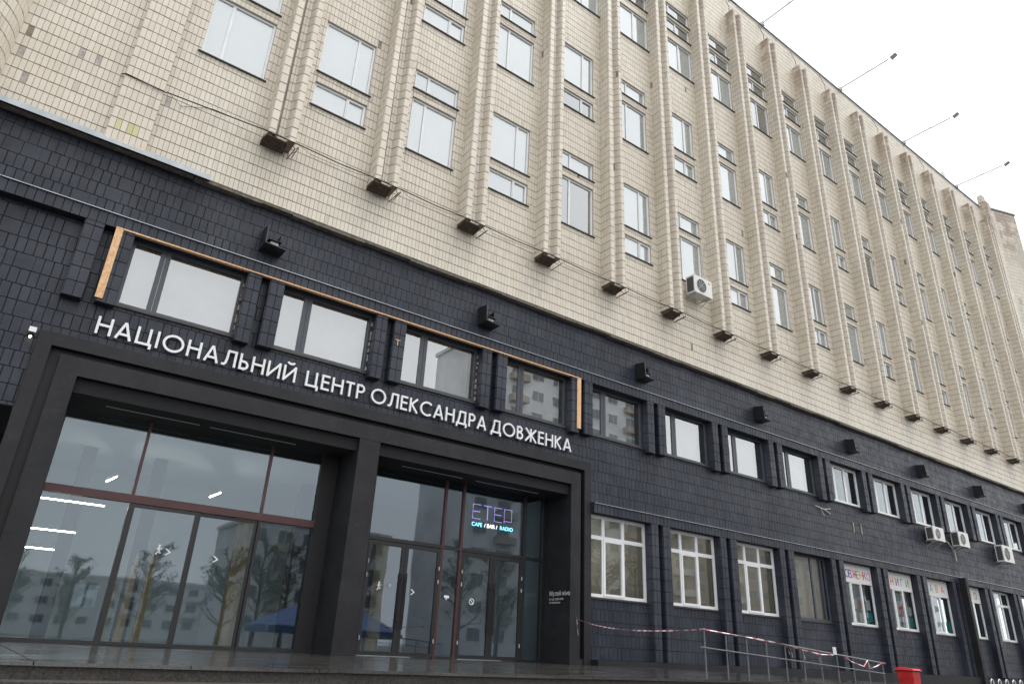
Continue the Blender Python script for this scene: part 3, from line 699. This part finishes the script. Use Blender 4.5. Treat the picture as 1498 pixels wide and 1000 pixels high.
# ------------------------------------------------------------------ rusty lamp trays under the fins
def tray(x, first=[None]):
    if first[0] is None:
        t = thing('lamp_tray', 'rusty floodlight tray on a bent bracket below a beige fin', 'lamp', (0, 0, 0), 'rusty lamp trays along the beige wall')
        b = MB(); b.add([(-.05, -.47, .0), (.50, -.47, .0), (.53, -.12, -.10), (-.08, -.12, -.10), (-.05, -.47, .02), (.50, -.47, .02), (.53, -.12, -.075), (-.08, -.12, -.075)], [(0, 3, 2, 1), (4, 5, 6, 7), (0, 1, 5, 4), (1, 2, 6, 5), (2, 3, 7, 6), (3, 0, 4, 7)])
        b.box(-.08, -.068, -.42, -.14, -.07, .03).box(.50, .512, -.44, -.16, -.05, .05); b.build('tray', 'rust', t)
        MB().box(.10, .40, -.40, -.20, .021, .09).box(.0, .10, -.46, -.36, .021, .08).build('lamp_head', 'rust', t)
        MB().tube([(.68, -.02, -.10), (.72, -.45, -.06), (.80, -.46, .02), (.80, -.03, .0)], .011, 5).tube([(.72, -.45, -.06), (.62, -.46, .03)], .009, 5).tube([(.70, -.25, -.08), (.79, -.25, .02)], .008, 4).build('bracket', 'rust', t)
        MB().tube([(-.02, -.02, .34), (.05, -.28, .16), (.12, -.44, .06)], .007, 4).build('lead', 'wire', t)
        first[0] = t; t.location = (x, YB-.012, 10.52); t.scale = (.88, 1, .9); return t
    return copy_tree(first[0], (x, YB-.012, 10.52))
ORD = 'first second third fourth fifth sixth seventh eighth ninth tenth eleventh twelfth thirteenth fourteenth fifteenth sixteenth seventeenth eighteenth'.split()
for i, x in enumerate(FX): tray(x)['label'] = 'rusty floodlight tray under the %s beige fin from the rounded stair tower' % ORD[i]
b = MB(); pts = [(-.30, YB-.03, 10.80), (-.22, YB-PD-.03, 10.77), (.55, YB-PD-.04, 10.72), (.62, YB-.2, 10.70)]
for x in FX: pts += [(x-.05, YB-.50, 10.60), (x+.7, YB-.50, 10.60), (x+1.7, YB-.49, 10.575)]
b.tube(pts[:-1], .014, 5); tag(b.build('power_cable', 'wire'), 'thick black cable strung from tray to tray across the beige wall', 'cable')
b = MB(); pts = [(.56, YB-PD-.03, 10.78), (.9, YB-.03, 10.64), (1.5, YB-.04, 10.90), (2.2, YB-.2, 10.80)]
for x in FX[:-1]: pts += [(x+.1, YB-.5, 10.64), (x+.75, YB-.45, 10.62), (x+1.1, YB-.1, 10.78), (x+1.6, YB-.04, 10.83), (x+2.3, YB-.12, 10.79)]
b.tube(pts, .006, 4); tag(b.build('thin_wire', 'wire'), 'thin loose wire sagging between the rusty trays', 'wire')
# ------------------------------------------------------------------ lamp arms on the roof edge
def arm(x, z, first=[None]):
    if first[0] is None:
        t = thing('roof_lamp', 'grey floodlight on a thin arm reaching out from the roof edge', 'lamp', (0, 0, 0), 'lamp arms along the roof')
        MB().tube([(0, .25, 0), (0, -2.72, .02)], .032, 6).build('arm', 'galv', t); MB().tube([(0, .2, 0), (0, -.05, .34), (0, -1.7, .05)], .012, 4).build('stay_wire', 'galv', t)
        MB().tube([(0, -2.70, .02), (-.17, -2.72, .02), (-.19, -2.92, .02)], .014, 4).tube([(0, -2.70, .02), (.17, -2.72, .02), (.19, -2.92, .02)], .014, 4).build('yoke', 'galv', t)
        MB().add([(-.15, -3.16, .06), (.15, -3.16, .06), (.15, -2.86, -.05), (-.15, -2.86, -.05), (-.10, -3.10, .11), (.10, -3.10, .11), (.10, -2.88, .04), (-.10, -2.88, .04)], [(0, 3, 2, 1), (4, 5, 6, 7), (0, 1, 5, 4), (1, 2, 6, 5), (2, 3, 7, 6), (3, 0, 4, 7)]).build('lamp_head', 'lamp_grey', t)
        MB().box(-.09, .09, -.14, .3, -.16, .04).build('clamp', 'galv', t)
        first[0] = t; t.location = (x, YB, z); return t
    return copy_tree(first[0], (x, YB, z))
for x, lb_ in zip((24.2, 31.2, 38.1, 44.9), ('fourth', 'third', 'second', 'nearest')): arm(x, ROOF+.14)['label'] = 'grey floodlight on a thin roof edge arm, %s from the panel antenna' % lb_
at = thing('roof_antenna', 'pale panel antenna on a short mast at the roof edge', 'antenna', (44.0, YB+.3, ROOF+.05))
MB().tube([(0, 0, 0), (0, 0, 1.0)], .03, 6).build('mast', 'galv', at); MB().box(.02, .22, -.10, -.02, .15, .98).build('panel', 'ac_white', at); MB().box(-.2, -.06, -.08, -.02, .5, .75).build('panel', 'ac_white', at)
# stray wire ends where lamp leads enter the fins
for i in (7, 8, 9, 10, 12, 14):
    x = FX[i]; b = MB().tube([(x+.05, YB-.05, ROOF-.2), (x+.02, YB-.18, 28.5), (x+.1, YB-.24, 28.15), (x+.12, YB-.2, 27.95)], .012, 5)
    tag(b.build('wire_loop', 'wire'), 'short loop of wire hanging from the roof edge onto a fin top', 'wire', 'wire loops over the fin tops')
# ------------------------------------------------------------------ air conditioners
def ac_unit(label, loc, wd=.86, ht=.58, dp=.32, grid_=False, group=None):
    t = thing('air_conditioner', label, 'air conditioner', loc, group)
    MB().box(0, wd, -dp, 0, 0, ht).build('housing', 'ac_white', t)
    MB().box(-.004, -.001, -dp+.04, -.04, .05, ht-.06).build('side_grille', 'ac_dark', t)
    n = 24; cx, cz, r = wd*.40, ht*.5, ht*.38
    f = MB().add([(cx, -dp-.004, cz)]+[(cx+r*math.cos(2*math.pi*i/n), -dp-.004, cz+r*math.sin(2*math.pi*i/n)) for i in range(n)], [(0, i+1, (i+1) % n+1) for i in range(n)]); f.build('fan_opening', 'ac_dark', t)
    g_ = MB()
    for rr in (.3, .6, .95): g_.tube([(cx+r*rr*math.cos(2*math.pi*i/16), -dp-.010, cz+r*rr*math.sin(2*math.pi*i/16)) for i in range(17)], .006, 4)
    for a in range(4): g_.tube([(cx-r*math.cos(a*math.pi/4), -dp-.012, cz-r*math.sin(a*math.pi/4)), (cx+r*math.cos(a*math.pi/4), -dp-.012, cz+r*math.sin(a*math.pi/4))], .005, 4)
    g_.build('fan_grille', 'lamp_grey', t)
    if grid_:
        gg = MB()
        for i in range(4):
            for j in range(5): gg.box(-.012, -.004, -dp+.03+i*.068, -dp+.078+i*.068, .04+j*.10, .11+j*.10)
        gg.build('vent_grid', 'ac_dark', t)
    k = MB()
    for x in (.12, wd-.12): k.box(x-.02, x+.02, -dp, .12, -.03, -.002).tube([(x, -dp+.05, -.03), (x, .10, -.22)], .015, 4)
    k.build('bracket', 'galv', t); return t
a1 = ac_unit('white air conditioner unit below a beige bay window', (17.05, -.42, 11.62), .92, .66, .36)
MB().box(.74, .80, -.365, -.3605, .50, .56).build('badge', 'ink_red', a1)
tag(MB().tube([(17.95, YB-.04, 12.0), (18.25, YB-.03, 12.6), (18.2, YB-.03, 14.3), (18.05, YB-.03, 14.6)], .022, 6).build('coolant_pipe', 'ac_white'), 'white insulated pipe rising from the air conditioner on the beige wall', 'pipe')
ac_unit('white air conditioner with a round dark fan, first below the upper dark windows', (31.9, -.15, 5.28), .95, .56)
ac_unit('white air conditioner with a gridded side panel under the upper dark windows', (34.2, -.15, 5.30), .95, .62, grid_=True)
ac_unit('large white air conditioner farthest along the upper dark windows', (38.6, -.15, 5.10), 1.1, .75)
tag(MB().tube([(33.3, -.05, 5.6), (34.0, -.06, 5.45), (34.5, -.07, 5.1), (34.55, -.05, 4.7)], .02, 6).build('drain_hose', 'ac_white'), 'pale hose drooping beside the gridded air conditioner', 'hose')
b = MB().tube([(24.0, -.03, 5.55), (24.5, -.05, 5.50), (24.9, -.04, 5.38)], .018, 5).tube([(24.5, -.05, 5.5), (24.95, -.04, 5.58)], .014, 5).tube([(24.3, -.05, 5.5), (24.45, -.06, 5.25)], .01, 5)
tag(b.build('cut_pipes', 'ac_white'), 'cut white pipe stubs poking out of the dark wall', 'pipe')
for x in (26.4, 26.95): tag(MB().box(x, x+.04, -.03, -.013, 4.9, 5.3).build('bare_slot', 'foam'), 'narrow bare scar in the dark paint below the white windows', 'scar', 'scars in the dark wall')
# ------------------------------------------------------------------ printed banners in the lower windows
BTX = {8: ('ДОВЖЕНКО', ['ink_orange', 'ink_blue', 'ink_purple', 'ink_red', 'ink_green', 'ink_orange', 'ink_purple', 'ink_pink']), 9: ('КНИГИ', ['ink_blue', 'ink_red', 'ink_purple', 'ink_teal', 'ink_green']), 10: ('КАВА', ['ink_green', 'ink_teal', 'ink_orange', 'ink_red']), 11: ('КІНО', ['ink_red', 'ink_green', 'ink_orange', 'ink_navy'])}
for k, (tx, cols) in BTX.items():
    x0 = MX[k]+.36; t = thing('window_banner', 'white banner with coloured letters in the %s window past the boarded lower one' % ORD[k-8], 'banner', (x0, .028, 3.07), 'printed banners in the lower windows')
    MB().box(0, 2.14, 0, .006, 0, .61).build('sheet', 'paper', t)
    st_ = 1.95/len(tx)
    for i, c in enumerate(tx): put('letter', text_mesh(c, .40, cols[i]), t, (.08+i*st_, -.003, .16))
for k, n_ in ((8, 8), (9, 7), (10, 3)):
    for i in range(n_):
        x0 = MX[k]+.95+(i % 3)*.5+random.random()*.12; z0 = 1.75+(i//3)*.42+random.random()*.06; m = ('paper', 'blind', 'ink_teal', 'paper', 'ink_red', 'blind', 'paper', 'ink_blue')[i]
        tag(box('poster', x0, x0+random.uniform(.28, .42), .125+.004*i, .128+.004*i, z0, z0+random.uniform(.28, .38), m), 'small poster or book cover propped inside a bannered lower window', 'poster', 'posters inside the bannered windows')
# ------------------------------------------------------------------ neon and door stickers
ne = thing('neon_sign', 'purple outline neon word over blue and white lettering behind the glass', 'neon sign', (9.95, YG+.09, 3.15))
def neon(pl, m, r=.011): MB().tube([(x, 0, z) for x, z in pl], r, 6).build('tube', m, ne)
for ox, ch in ((0, 'E'), (.33, 'T'), (.68, 'E'), (1.0, 'P')):
    L = {'E': [[(.24, 0), (0, 0), (0, .36), (.24, .36)], [(0, .18), (.22, .18)]], 'T': [[(0, .36), (.26, .36)], [(.13, .36), (.13, 0)]], 'P': [[(0, 0), (0, .36), (.24, .36), (.24, .05), (.0, .05)]]}[ch]
    for p in L: neon([(ox+a, .16+c) for a, c in p], 'neon_purple')
for tx, x, m in (('CAFE', -.02, 'neon_cyan'), ('/ BAR /', .37, 'neon_white'), ('RADIO', .86, 'neon_cyan')): put('lettering', text_mesh(tx, .14, m), ne, (x, -.01, -.03))
def sticker(label, x, z, mbs, y=YG-.06):
    t = thing('door_sticker', label, 'sticker', (x, y, z))
    for b in mbs: b.build('print', 'letter_white', t)
    return t
def man():
    return MB().box(.03, .07, -.002, 0, .14, .18).add([(.02, 0, .13), (.06, 0, .14), (.07, 0, .07), (.04, 0, .06)], [(0, 3, 2, 1)]).add([(.05, -.001, .08), (.10, -.001, .03), (.085, -.001, .015), (.035, -.001, .06)], [(0, 3, 2, 1)]).add([(.04, -.001, .07), (.0, -.001, .0), (.02, -.001, -.01), (.06, -.001, .06)], [(0, 3, 2, 1)]).add([(.0, -.001, .10), (.11, -.001, .12), (.11, -.001, .105), (.0, -.001, .085)], [(0, 3, 2, 1)])
def chev(o=0): return MB().add([(o, 0, .12), (o+.04, 0, .12), (o+.12, 0, .06), (o+.08, 0, .06)], [(0, 3, 2, 1)]).add([(o+.08, 0, .06), (o+.12, 0, .06), (o+.04, 0, 0), (o, 0, 0)], [(0, 3, 2, 1)])
def ringm(cx, cz, r): 
    n = 20; v = []; 
    for i in range(n): a = 2*math.pi*i/n; v += [(cx+r*math.cos(a), 0, cz+r*math.sin(a)), (cx+r*.78*math.cos(a), 0, cz+r*.78*math.sin(a))]
    return MB().add(v, [(2*i, 2*i+1, (2*i+3) % (2*n), (2*i+2) % (2*n)) for i in range(n)])
sticker('white running man and arrow stickers on the sliding glass door', 2.72, 1.62, [man(), chev(.16)]); sticker('white arrow sticker alone on the second sliding glass door', 3.78, 1.58, [chev()])
sticker('white running man sticker with a dot on the first hinged door', 7.42, 1.36, [man(), ringm(.32, .12, .03)]); sticker('white crescent pull symbol sticker on a hinged door', 8.28, 1.32, [chev()])
sticker('white security camera symbol sticker on the narrow side pane', 9.20, 1.28, [MB().box(0, .14, 0, .002, .04, .10).box(.05, .08, 0, .002, 0, .04)]); sticker('white round no-entry symbol sticker on the dark double door', 9.92, 1.22, [ringm(.07, .07, .075), MB().add([(.02, -.001, .11), (.035, -.001, .125), (.12, -.001, .03), (.105, -.001, .015)], [(0, 3, 2, 1)])])
ms = thing('museum_plate', 'white lettering with opening hours on the black portal side', 'sign', (12.235, .42, 1.40))
for tx, z, s in (('Музей кіно', .19, .155), ('вт-нд 12:00-19:00', .08, .075), ('пн зачинено', .0, .075)): put('lettering', text_mesh(tx, s, 'letter_white'), ms, (0, 0, z))
ms.rotation_euler = (0, 0, math.radians(-90)); ms.location = (12.243, .72, 1.40)
# little camera / lamp at the portal corner
sc = thing('wall_camera', 'small white box with a glowing bulb beside the portal corner', 'lamp', (-.34, -.02, 4.90))
MB().box(0, .11, -.14, 0, .08, .17).build('housing', 'white_pvc', sc); MB().tube([(.05, -.07, .08), (.05, -.07, .02)], .03, 8).build('socket', 'black', sc); MB().tube([(.05, -.07, .02), (.05, -.07, -.02)], [.022, .012], 8).build('bulb', 'spark', sc)
# ------------------------------------------------------------------ lobby fittings
for i, (x0, x1, y, z) in enumerate(((.75, 1.95, 3.5, 2.70), (.72, 1.55, 3.5, 2.08), (.75, 1.26, 3.5, 1.70))):
    t = thing('tube_lamp', ('upper', 'middle', 'lower')[i] + ' long glowing tube lamp seen through the left lobby pane', 'lamp', (x0, y, z)); MB().box(0, x1-x0, 0, .03, .014, .035).build('tube', 'led', t); MB().box(-.02, x1-x0+.02, -.01, .06, .036, .07).build('housing', 'lamp_grey', t)
for lb_, p, q_ in (('left', (1.89, 3.8, 3.30), (2.25, 5.4, 3.72)), ('right', (4.14, 3.8, 3.30), (4.75, 5.4, 3.72))):
    t = thing('tube_lamp', 'slanting glowing tube lamp in the %s upper lobby pane' % ('leftmost' if lb_ == 'left' else 'middle'), 'lamp'); MB().tube([p, q_], .018, 6).build('tube', 'led', t); MB().tube([(p[0], p[1], p[2]+.06), (q_[0], q_[1], q_[2]+.06)], .035, 6).build('housing', 'lamp_grey', t)
for k, lab in ((4, 'beside the portal'), (5, 'second past the portal'), (6, 'third past the portal, added to light its room')):  # the lamp in the third window is added to light its room
    t = thing('tube_lamp', 'glowing tube lamp inside the lower white window ' + lab, 'lamp', (MX[k]+.9, 2.2, 3.62)); MB().box(0, 1.5, 0, .06, 0, .04).build('tube', 'led', t); MB().box(-.02, 1.52, -.02, .08, .041, .09).build('housing', 'lamp_grey', t)
for x, wd, y in ((4.75, .35, 3.0), (8.55, .30, 3.4)): tag(MB().box(x, x+wd, y, y+.15, .005, 2.9).box(x+.05, x+wd-.05, y-.012, y, .1, 2.8).build('wooden_post', 'wood'), 'honey coloured wooden post standing in the ' + ('sliding door half' if x < 6 else 'hinged door half') + ' of the lobby', 'post')
for i, x in enumerate((2.5, 2.85, 3.2)): tag(MB().add([(x, 4, .005), (x+.16, 4, .005), (x+.16, 4.1, .005), (x, 4.1, .005), (x+.02, 4, 1.55+.06*i), (x+.14, 4, 1.55+.06*i), (x+.14, 4.1, 1.55+.06*i), (x+.02, 4.1, 1.55+.06*i)], [(0, 1, 5, 4), (1, 2, 6, 5), (2, 3, 7, 6), (3, 0, 4, 7)]).add([(x+.02, 4, 1.55+.06*i), (x+.14, 4, 1.55+.06*i), (x+.14, 4.1, 1.55+.06*i), (x+.02, 4.1, 1.55+.06*i), (x+.08, 4.05, 1.85+.06*i)], [(0, 1, 4), (1, 2, 4), (2, 3, 4), (3, 0, 4)]).build('pencil_post', 'wood'), 'pointed wooden post of a trio behind the sliding door', 'post', 'pointed posts in the lobby')
for i, x in enumerate((1.60, 1.82)): tag(box('notice_sheet', x, x+.17, 1.35, 1.353, .62, 1.0, 'paper'), 'white notice sheet hung inside the lowest left lobby pane', 'notice', 'notices inside the left pane')
for x in (1.4, 3.0, 6.9): tag(box('lobby_column', x, x+.28, 5.2, 5.5, .004, 4.28, 'lobby_dark'), 'grey square column in the lobby behind the glass', 'column', 'lobby columns')
tag(MB().box(8.6, 11.8, 5.6, 6.2, .004, 1.05).box(8.55, 11.85, 5.55, 6.25, 1.051, 1.10).build('bar_counter', 'lobby_dark'), 'dark bar counter deep in the lobby behind the hinged doors', 'counter')
tag(MB().box(7.2, 12.3, 6.4, 6.5, .004, 4.25).build('partition', 'lobby_dark'), 'dark partition wall behind the bar counter', 'partition')
# ------------------------------------------------------------------ railing, tape, bin
rl = thing('handrail', 'dark metal handrail with thin posts at the platform edge', 'railing', (0, -6.9, 0))
X0, X1, Z0, Z1 = 9.02, 14.0, .665, .352
def top(x): return Z0+(Z1-Z0)*(x-X0)/(X1-X0)
npst = 11
for i in range(npst): x = X0+(X1-X0)*i/(npst-1); MB().tube([(x, 0, .001), (x, 0, top(x))], .012, 6).build('post', 'rail_paint', rl)
MB().tube([(X0-.05, 0, top(X0-.05)), (X1+.1, 0, top(X1+.1))], .016, 8).build('top_rail', 'rail_paint', rl); MB().tube([(X0-.12, -.02, top(X0)*.64), (X1, -.02, top(X1)*.50)], .011, 6).build('middle_rail', 'rail_paint', rl)
def tape(name, label, pts, wd=.026):
    t = thing(name, label, 'barrier tape'); P_ = [Vector(p) for p in pts]; fine = []
    for a, c in zip(P_, P_[1:]):
        n_ = max(2, int((c-a).length/.055)); fine += [a.lerp(c, i/n_) for i in range(n_)]
    fine.append(P_[-1]); bw, br = MB(), MB()
    for i in range(len(fine)-1):
        tw = 1.2*math.sin(i*.13)+.3*math.sin(i*.5); o1 = Vector((0, math.sin(tw), math.cos(tw)))*wd/2; tw2 = 1.2*math.sin((i+1)*.13)+.3*math.sin((i+1)*.5); o2 = Vector((0, math.sin(tw2), math.cos(tw2)))*wd/2
        (br if i % 5 < 2 else bw).quad(fine[i]-o1, fine[i+1]-o2, fine[i+1]+o2, fine[i]+o1)
    bw.build('white_stripes', 'tape_white', t); br.build('red_stripes', 'tape_red', t); return t
# the long span sags from the portal to the first railing post, and on along the rail
A_, Bp = Vector((12.44, -.13, 1.05)), Vector((9.02, -6.92, .675))
span = [A_.lerp(Bp, s)+Vector((0, 0, -.16*4*s*(1-s)*(1-.35*s))) for s in [i/24 for i in range(25)]]
tape('barrier_tape', 'red and white tape sagging from the portal to the handrail', span)
tape('barrier_tape', 'red and white tape wound along the top of the handrail', [(9.02, -6.92, .672), (10.2, -6.925, top(10.2)+.01), (10.9, -6.925, top(10.9)+.005), (11.5, -6.93, top(11.5)-.03), (12.0, -6.93, top(12.0)-.045), (12.35, -6.93, top(12.35)-.02)], .02)
tape('barrier_tape', 'loose tape looped from the handrail end posts near the bin', [(12.75, -6.93, top(12.75)-.01), (12.9, -6.93, .35), (13.3, -6.93, .28), (13.45, -6.93, top(13.45)), (13.5, -6.93, .25), (13.75, -6.93, .30), (13.95, -6.93, top(13.9))], .018)
for i, (x, z, dz) in enumerate(((11.0, top(11.0)-.01, .13), (11.08, top(11.08)-.02, .16), (11.42, top(11.42)-.02, .15), (11.85, top(11.85)-.04, .13))): tape('tape_end', 'short loose end of red and white tape hanging from the handrail', [(x, -6.94, z), (x+.03, -6.95, z-dz*.5), (x+.07, -6.94, z-dz)], .022)['group'] = 'tape ends on the handrail'
tape('tape_end', 'knotted tape end hanging on the portal corner', [(12.42, -.125, 1.20), (12.45, -.13, 1.03), (12.47, -.135, .85), (12.50, -.13, .67)], .03)
nt_ = thing('notice_card', 'white paper notice clipped to the handrail', 'notice', (12.36, -6.93, top(12.4)-.01)); MB().box(0, .10, -.004, 0, 0, .12).build('card', 'paper', nt_)
for i in range(4): MB().box(.015, .085-.01*(i % 2), -.006, -.0045, .095-.022*i, .101-.022*i).build('text_line', 'lamp_grey', nt_)
bn = thing('red_bin', 'bright red wheeled refuse bin standing past the handrail', 'bin', (18.95, -5.0, -.76))
MB().add([(.05, .05, .05), (.31, .05, .05), (.31, .34, .05), (.05, .34, .05), (0, 0, 1.0), (.36, 0, 1.0), (.36, .38, 1.0), (0, .38, 1.0)], [(0, 3, 2, 1), (0, 1, 5, 4), (1, 2, 6, 5), (2, 3, 7, 6), (3, 0, 4, 7), (4, 5, 6, 7)]).build('body', 'red_plastic', bn)
MB().box(-.012, .372, -.012, .392, .985, 1.01).build('rim', 'rubber', bn)
MB().add([(-.025, -.04, 1.011), (.385, -.04, 1.011), (.385, .42, 1.011), (-.025, .42, 1.011), (.0, .0, 1.05), (.36, .0, 1.05), (.36, .38, 1.07), (.0, .38, 1.07)], [(0, 3, 2, 1), (0, 1, 5, 4), (1, 2, 6, 5), (2, 3, 7, 6), (3, 0, 4, 7), (4, 5, 6, 7)]).build('lid', 'red_plastic', bn)
for x in (.04, .28): MB().tube([(x, .36, .10), (x+.04, .36, .10)], .10, 14).build('wheel', 'rubber', bn)
MB().tube([(.05, .40, .98), (.05, .45, .98), (.31, .45, .98), (.31, .40, .98)], .016, 6).build('handle', 'rubber', bn)
def hoop(x):  # small bent rack tops
    b = MB().tube([(x, -2, -.758), (x, -2, -.1), (x+.04, -2, .02), (x+.14, -2, .10), (x+.24, -2, .06), (x+.28, -2, -.1), (x+.28, -2, -.758)], .018, 7)
    return tag(b.build('bike_rack_hoop', 'letter_white'), 'white bent tube hoop standing before the dark wall', 'bike rack', 'white hoops along the pavement')
for i in range(5): hoop(30.6+i*.62)['label'] = 'white bent tube hoop, %s from the black buttress' % ('fifth', 'fourth', 'third', 'second', 'nearest')[i]
# ------------------------------------------------------------------ the other side of the street (seen mirrored in the glass)
def block(name, label, x0, x1, y, z1, cols, rows, m, wm):
    t = thing(name, label, 'building', (x0, y, -1.35)); wd = x1-x0
    MB().box(0, wd, -14, 0, 0, z1+1.35).build('wall', m, t); MB().box(-.3, wd+.3, -14.3, .3, z1+1.351, z1+1.9).build('roof', 'block_hazed', t)
    sw, sh = wd/cols, (z1)/rows
    fr = MB().box(0, sw*.55, .001, .08, 0, sh*.5).mesh('window', 'white_pvc'); gl = MB().box(.08, sw*.27, .081, .1, .08, sh*.5-.08).box(sw*.29, sw*.55-.08, .081, .1, .08, sh*.5-.08).mesh('pane', 'block_glass')
    bal = MB().box(0, sw*.8, .001, 1.1, 0, .95).mesh('balcony', wm)
    for c in range(cols):
        for r in range(rows):
            o = put('window', fr, t, (c*sw+sw*.2, 0, 1.35+r*sh+sh*.3)); put('pane', gl, o)
            if c % 3 == 1 and r: put('balcony', bal, t, (c*sw+sw*.1, 0, 1.35+r*sh))
    return t
block('apartment_block', 'tall pale panel apartment block across the street', 50, 80, -62, 42, 8, 13, 'block_hazed', 'block_wall')
block('apartment_block', 'long brown brick apartment block across the street', 82, 170, -62, 21, 20, 7, 'block_wall', 'block_hazed')
block('apartment_block', 'low pale panel building with balconies across the street', 27, 47, -78, 14, 6, 4, 'block_hazed', 'block_wall')
block('apartment_block', 'distant pale slab block far down the opposite side', -70, 60, -150, 9.5, 34, 3, 'block_hazed', 'block_hazed')
def tree(x, y, h_, label):
    t = thing('street_tree', label, 'tree', (x, y, -1.35), 'trees across the street'); b = MB(); lf = MB()
    b.tube([(0, 0, 0), (.1, 0, h_*.35), (-.1, .1, h_*.7), (0, 0, h_*.95)], [.22, .17, .10, .02], 7)
    for i in range(34):
        z = h_*random.uniform(.25, .9); a = random.random()*6.28; L = h_*.30*random.uniform(.5, 1)*(1.15-z/h_*.7)
        e = Vector((math.cos(a)*L, math.sin(a)*L, z+L*.8)); mid = Vector((e.x*.5, e.y*.5, z+L*.3)); b.tube([(0, 0, z), mid, e], [.06, .04, .012], 5)
        for j in range(7):
            s0 = mid.lerp(e, random.random()); e2 = s0+Vector((random.gauss(0, .5), random.gauss(0, .5), random.uniform(.2, .9)))*L*.45; b.tube([s0, s0.lerp(e2, .5)+Vector((0, 0, -.05)), e2], [.02, .013, .006], 3)
            for k in range(5):
                p = s0.lerp(e2, random.uniform(.3, 1.1))+Vector((random.gauss(0, .12), random.gauss(0, .12), random.gauss(0, .12)))
                u = Vector((random.gauss(0, 1), random.gauss(0, 1), random.gauss(0, 1))).normalized()*.09; v = u.orthogonal().normalized()*.055; lf.quad(p-u, p+v, p+u, p-v)
    b.build('trunk', 'bark', t); c = lf.build('crown', 'leaf', t); c['kind'] = 'stuff'
for i, (x, y, h_) in enumerate(((3, -70, 9), (8, -64, 8), (13, -56, 9), (17, -46, 8.5), (21, -50, 10), (27, -60, 12), (34, -58, 11), (40, -47, 12), (44, -46, 11), (48, -43, 13), (53, -42, 13), (60, -44, 13))): tree(x, y, h_, 'bare-limbed street tree with sparse leaves across the road')
tn = thing('market_tent', 'long blue canopy market tent across the street', 'tent', (14.5, -31, -1.35))
MB().add([(0, 0, 2.3), (8.5, 0, 2.3), (8.5, 4, 2.3), (0, 4, 2.3), (2.0, 2, 3.5), (6.5, 2, 3.5), (0, 0, 1.9), (8.5, 0, 1.9), (8.5, 4, 1.9), (0, 4, 1.9)], [(0, 1, 5, 4), (1, 2, 5), (2, 3, 4, 5), (3, 0, 4), (0, 6, 7, 1), (1, 7, 8, 2), (2, 8, 9, 3), (3, 9, 6, 0)]).build('canopy', 'tent_blue', tn)
for x in (0, 4.25, 8.5):
    for y in (0, 4): MB().tube([(x, y, 0), (x, y, 2.3)], .03, 6).build('pole', 'galv', tn)
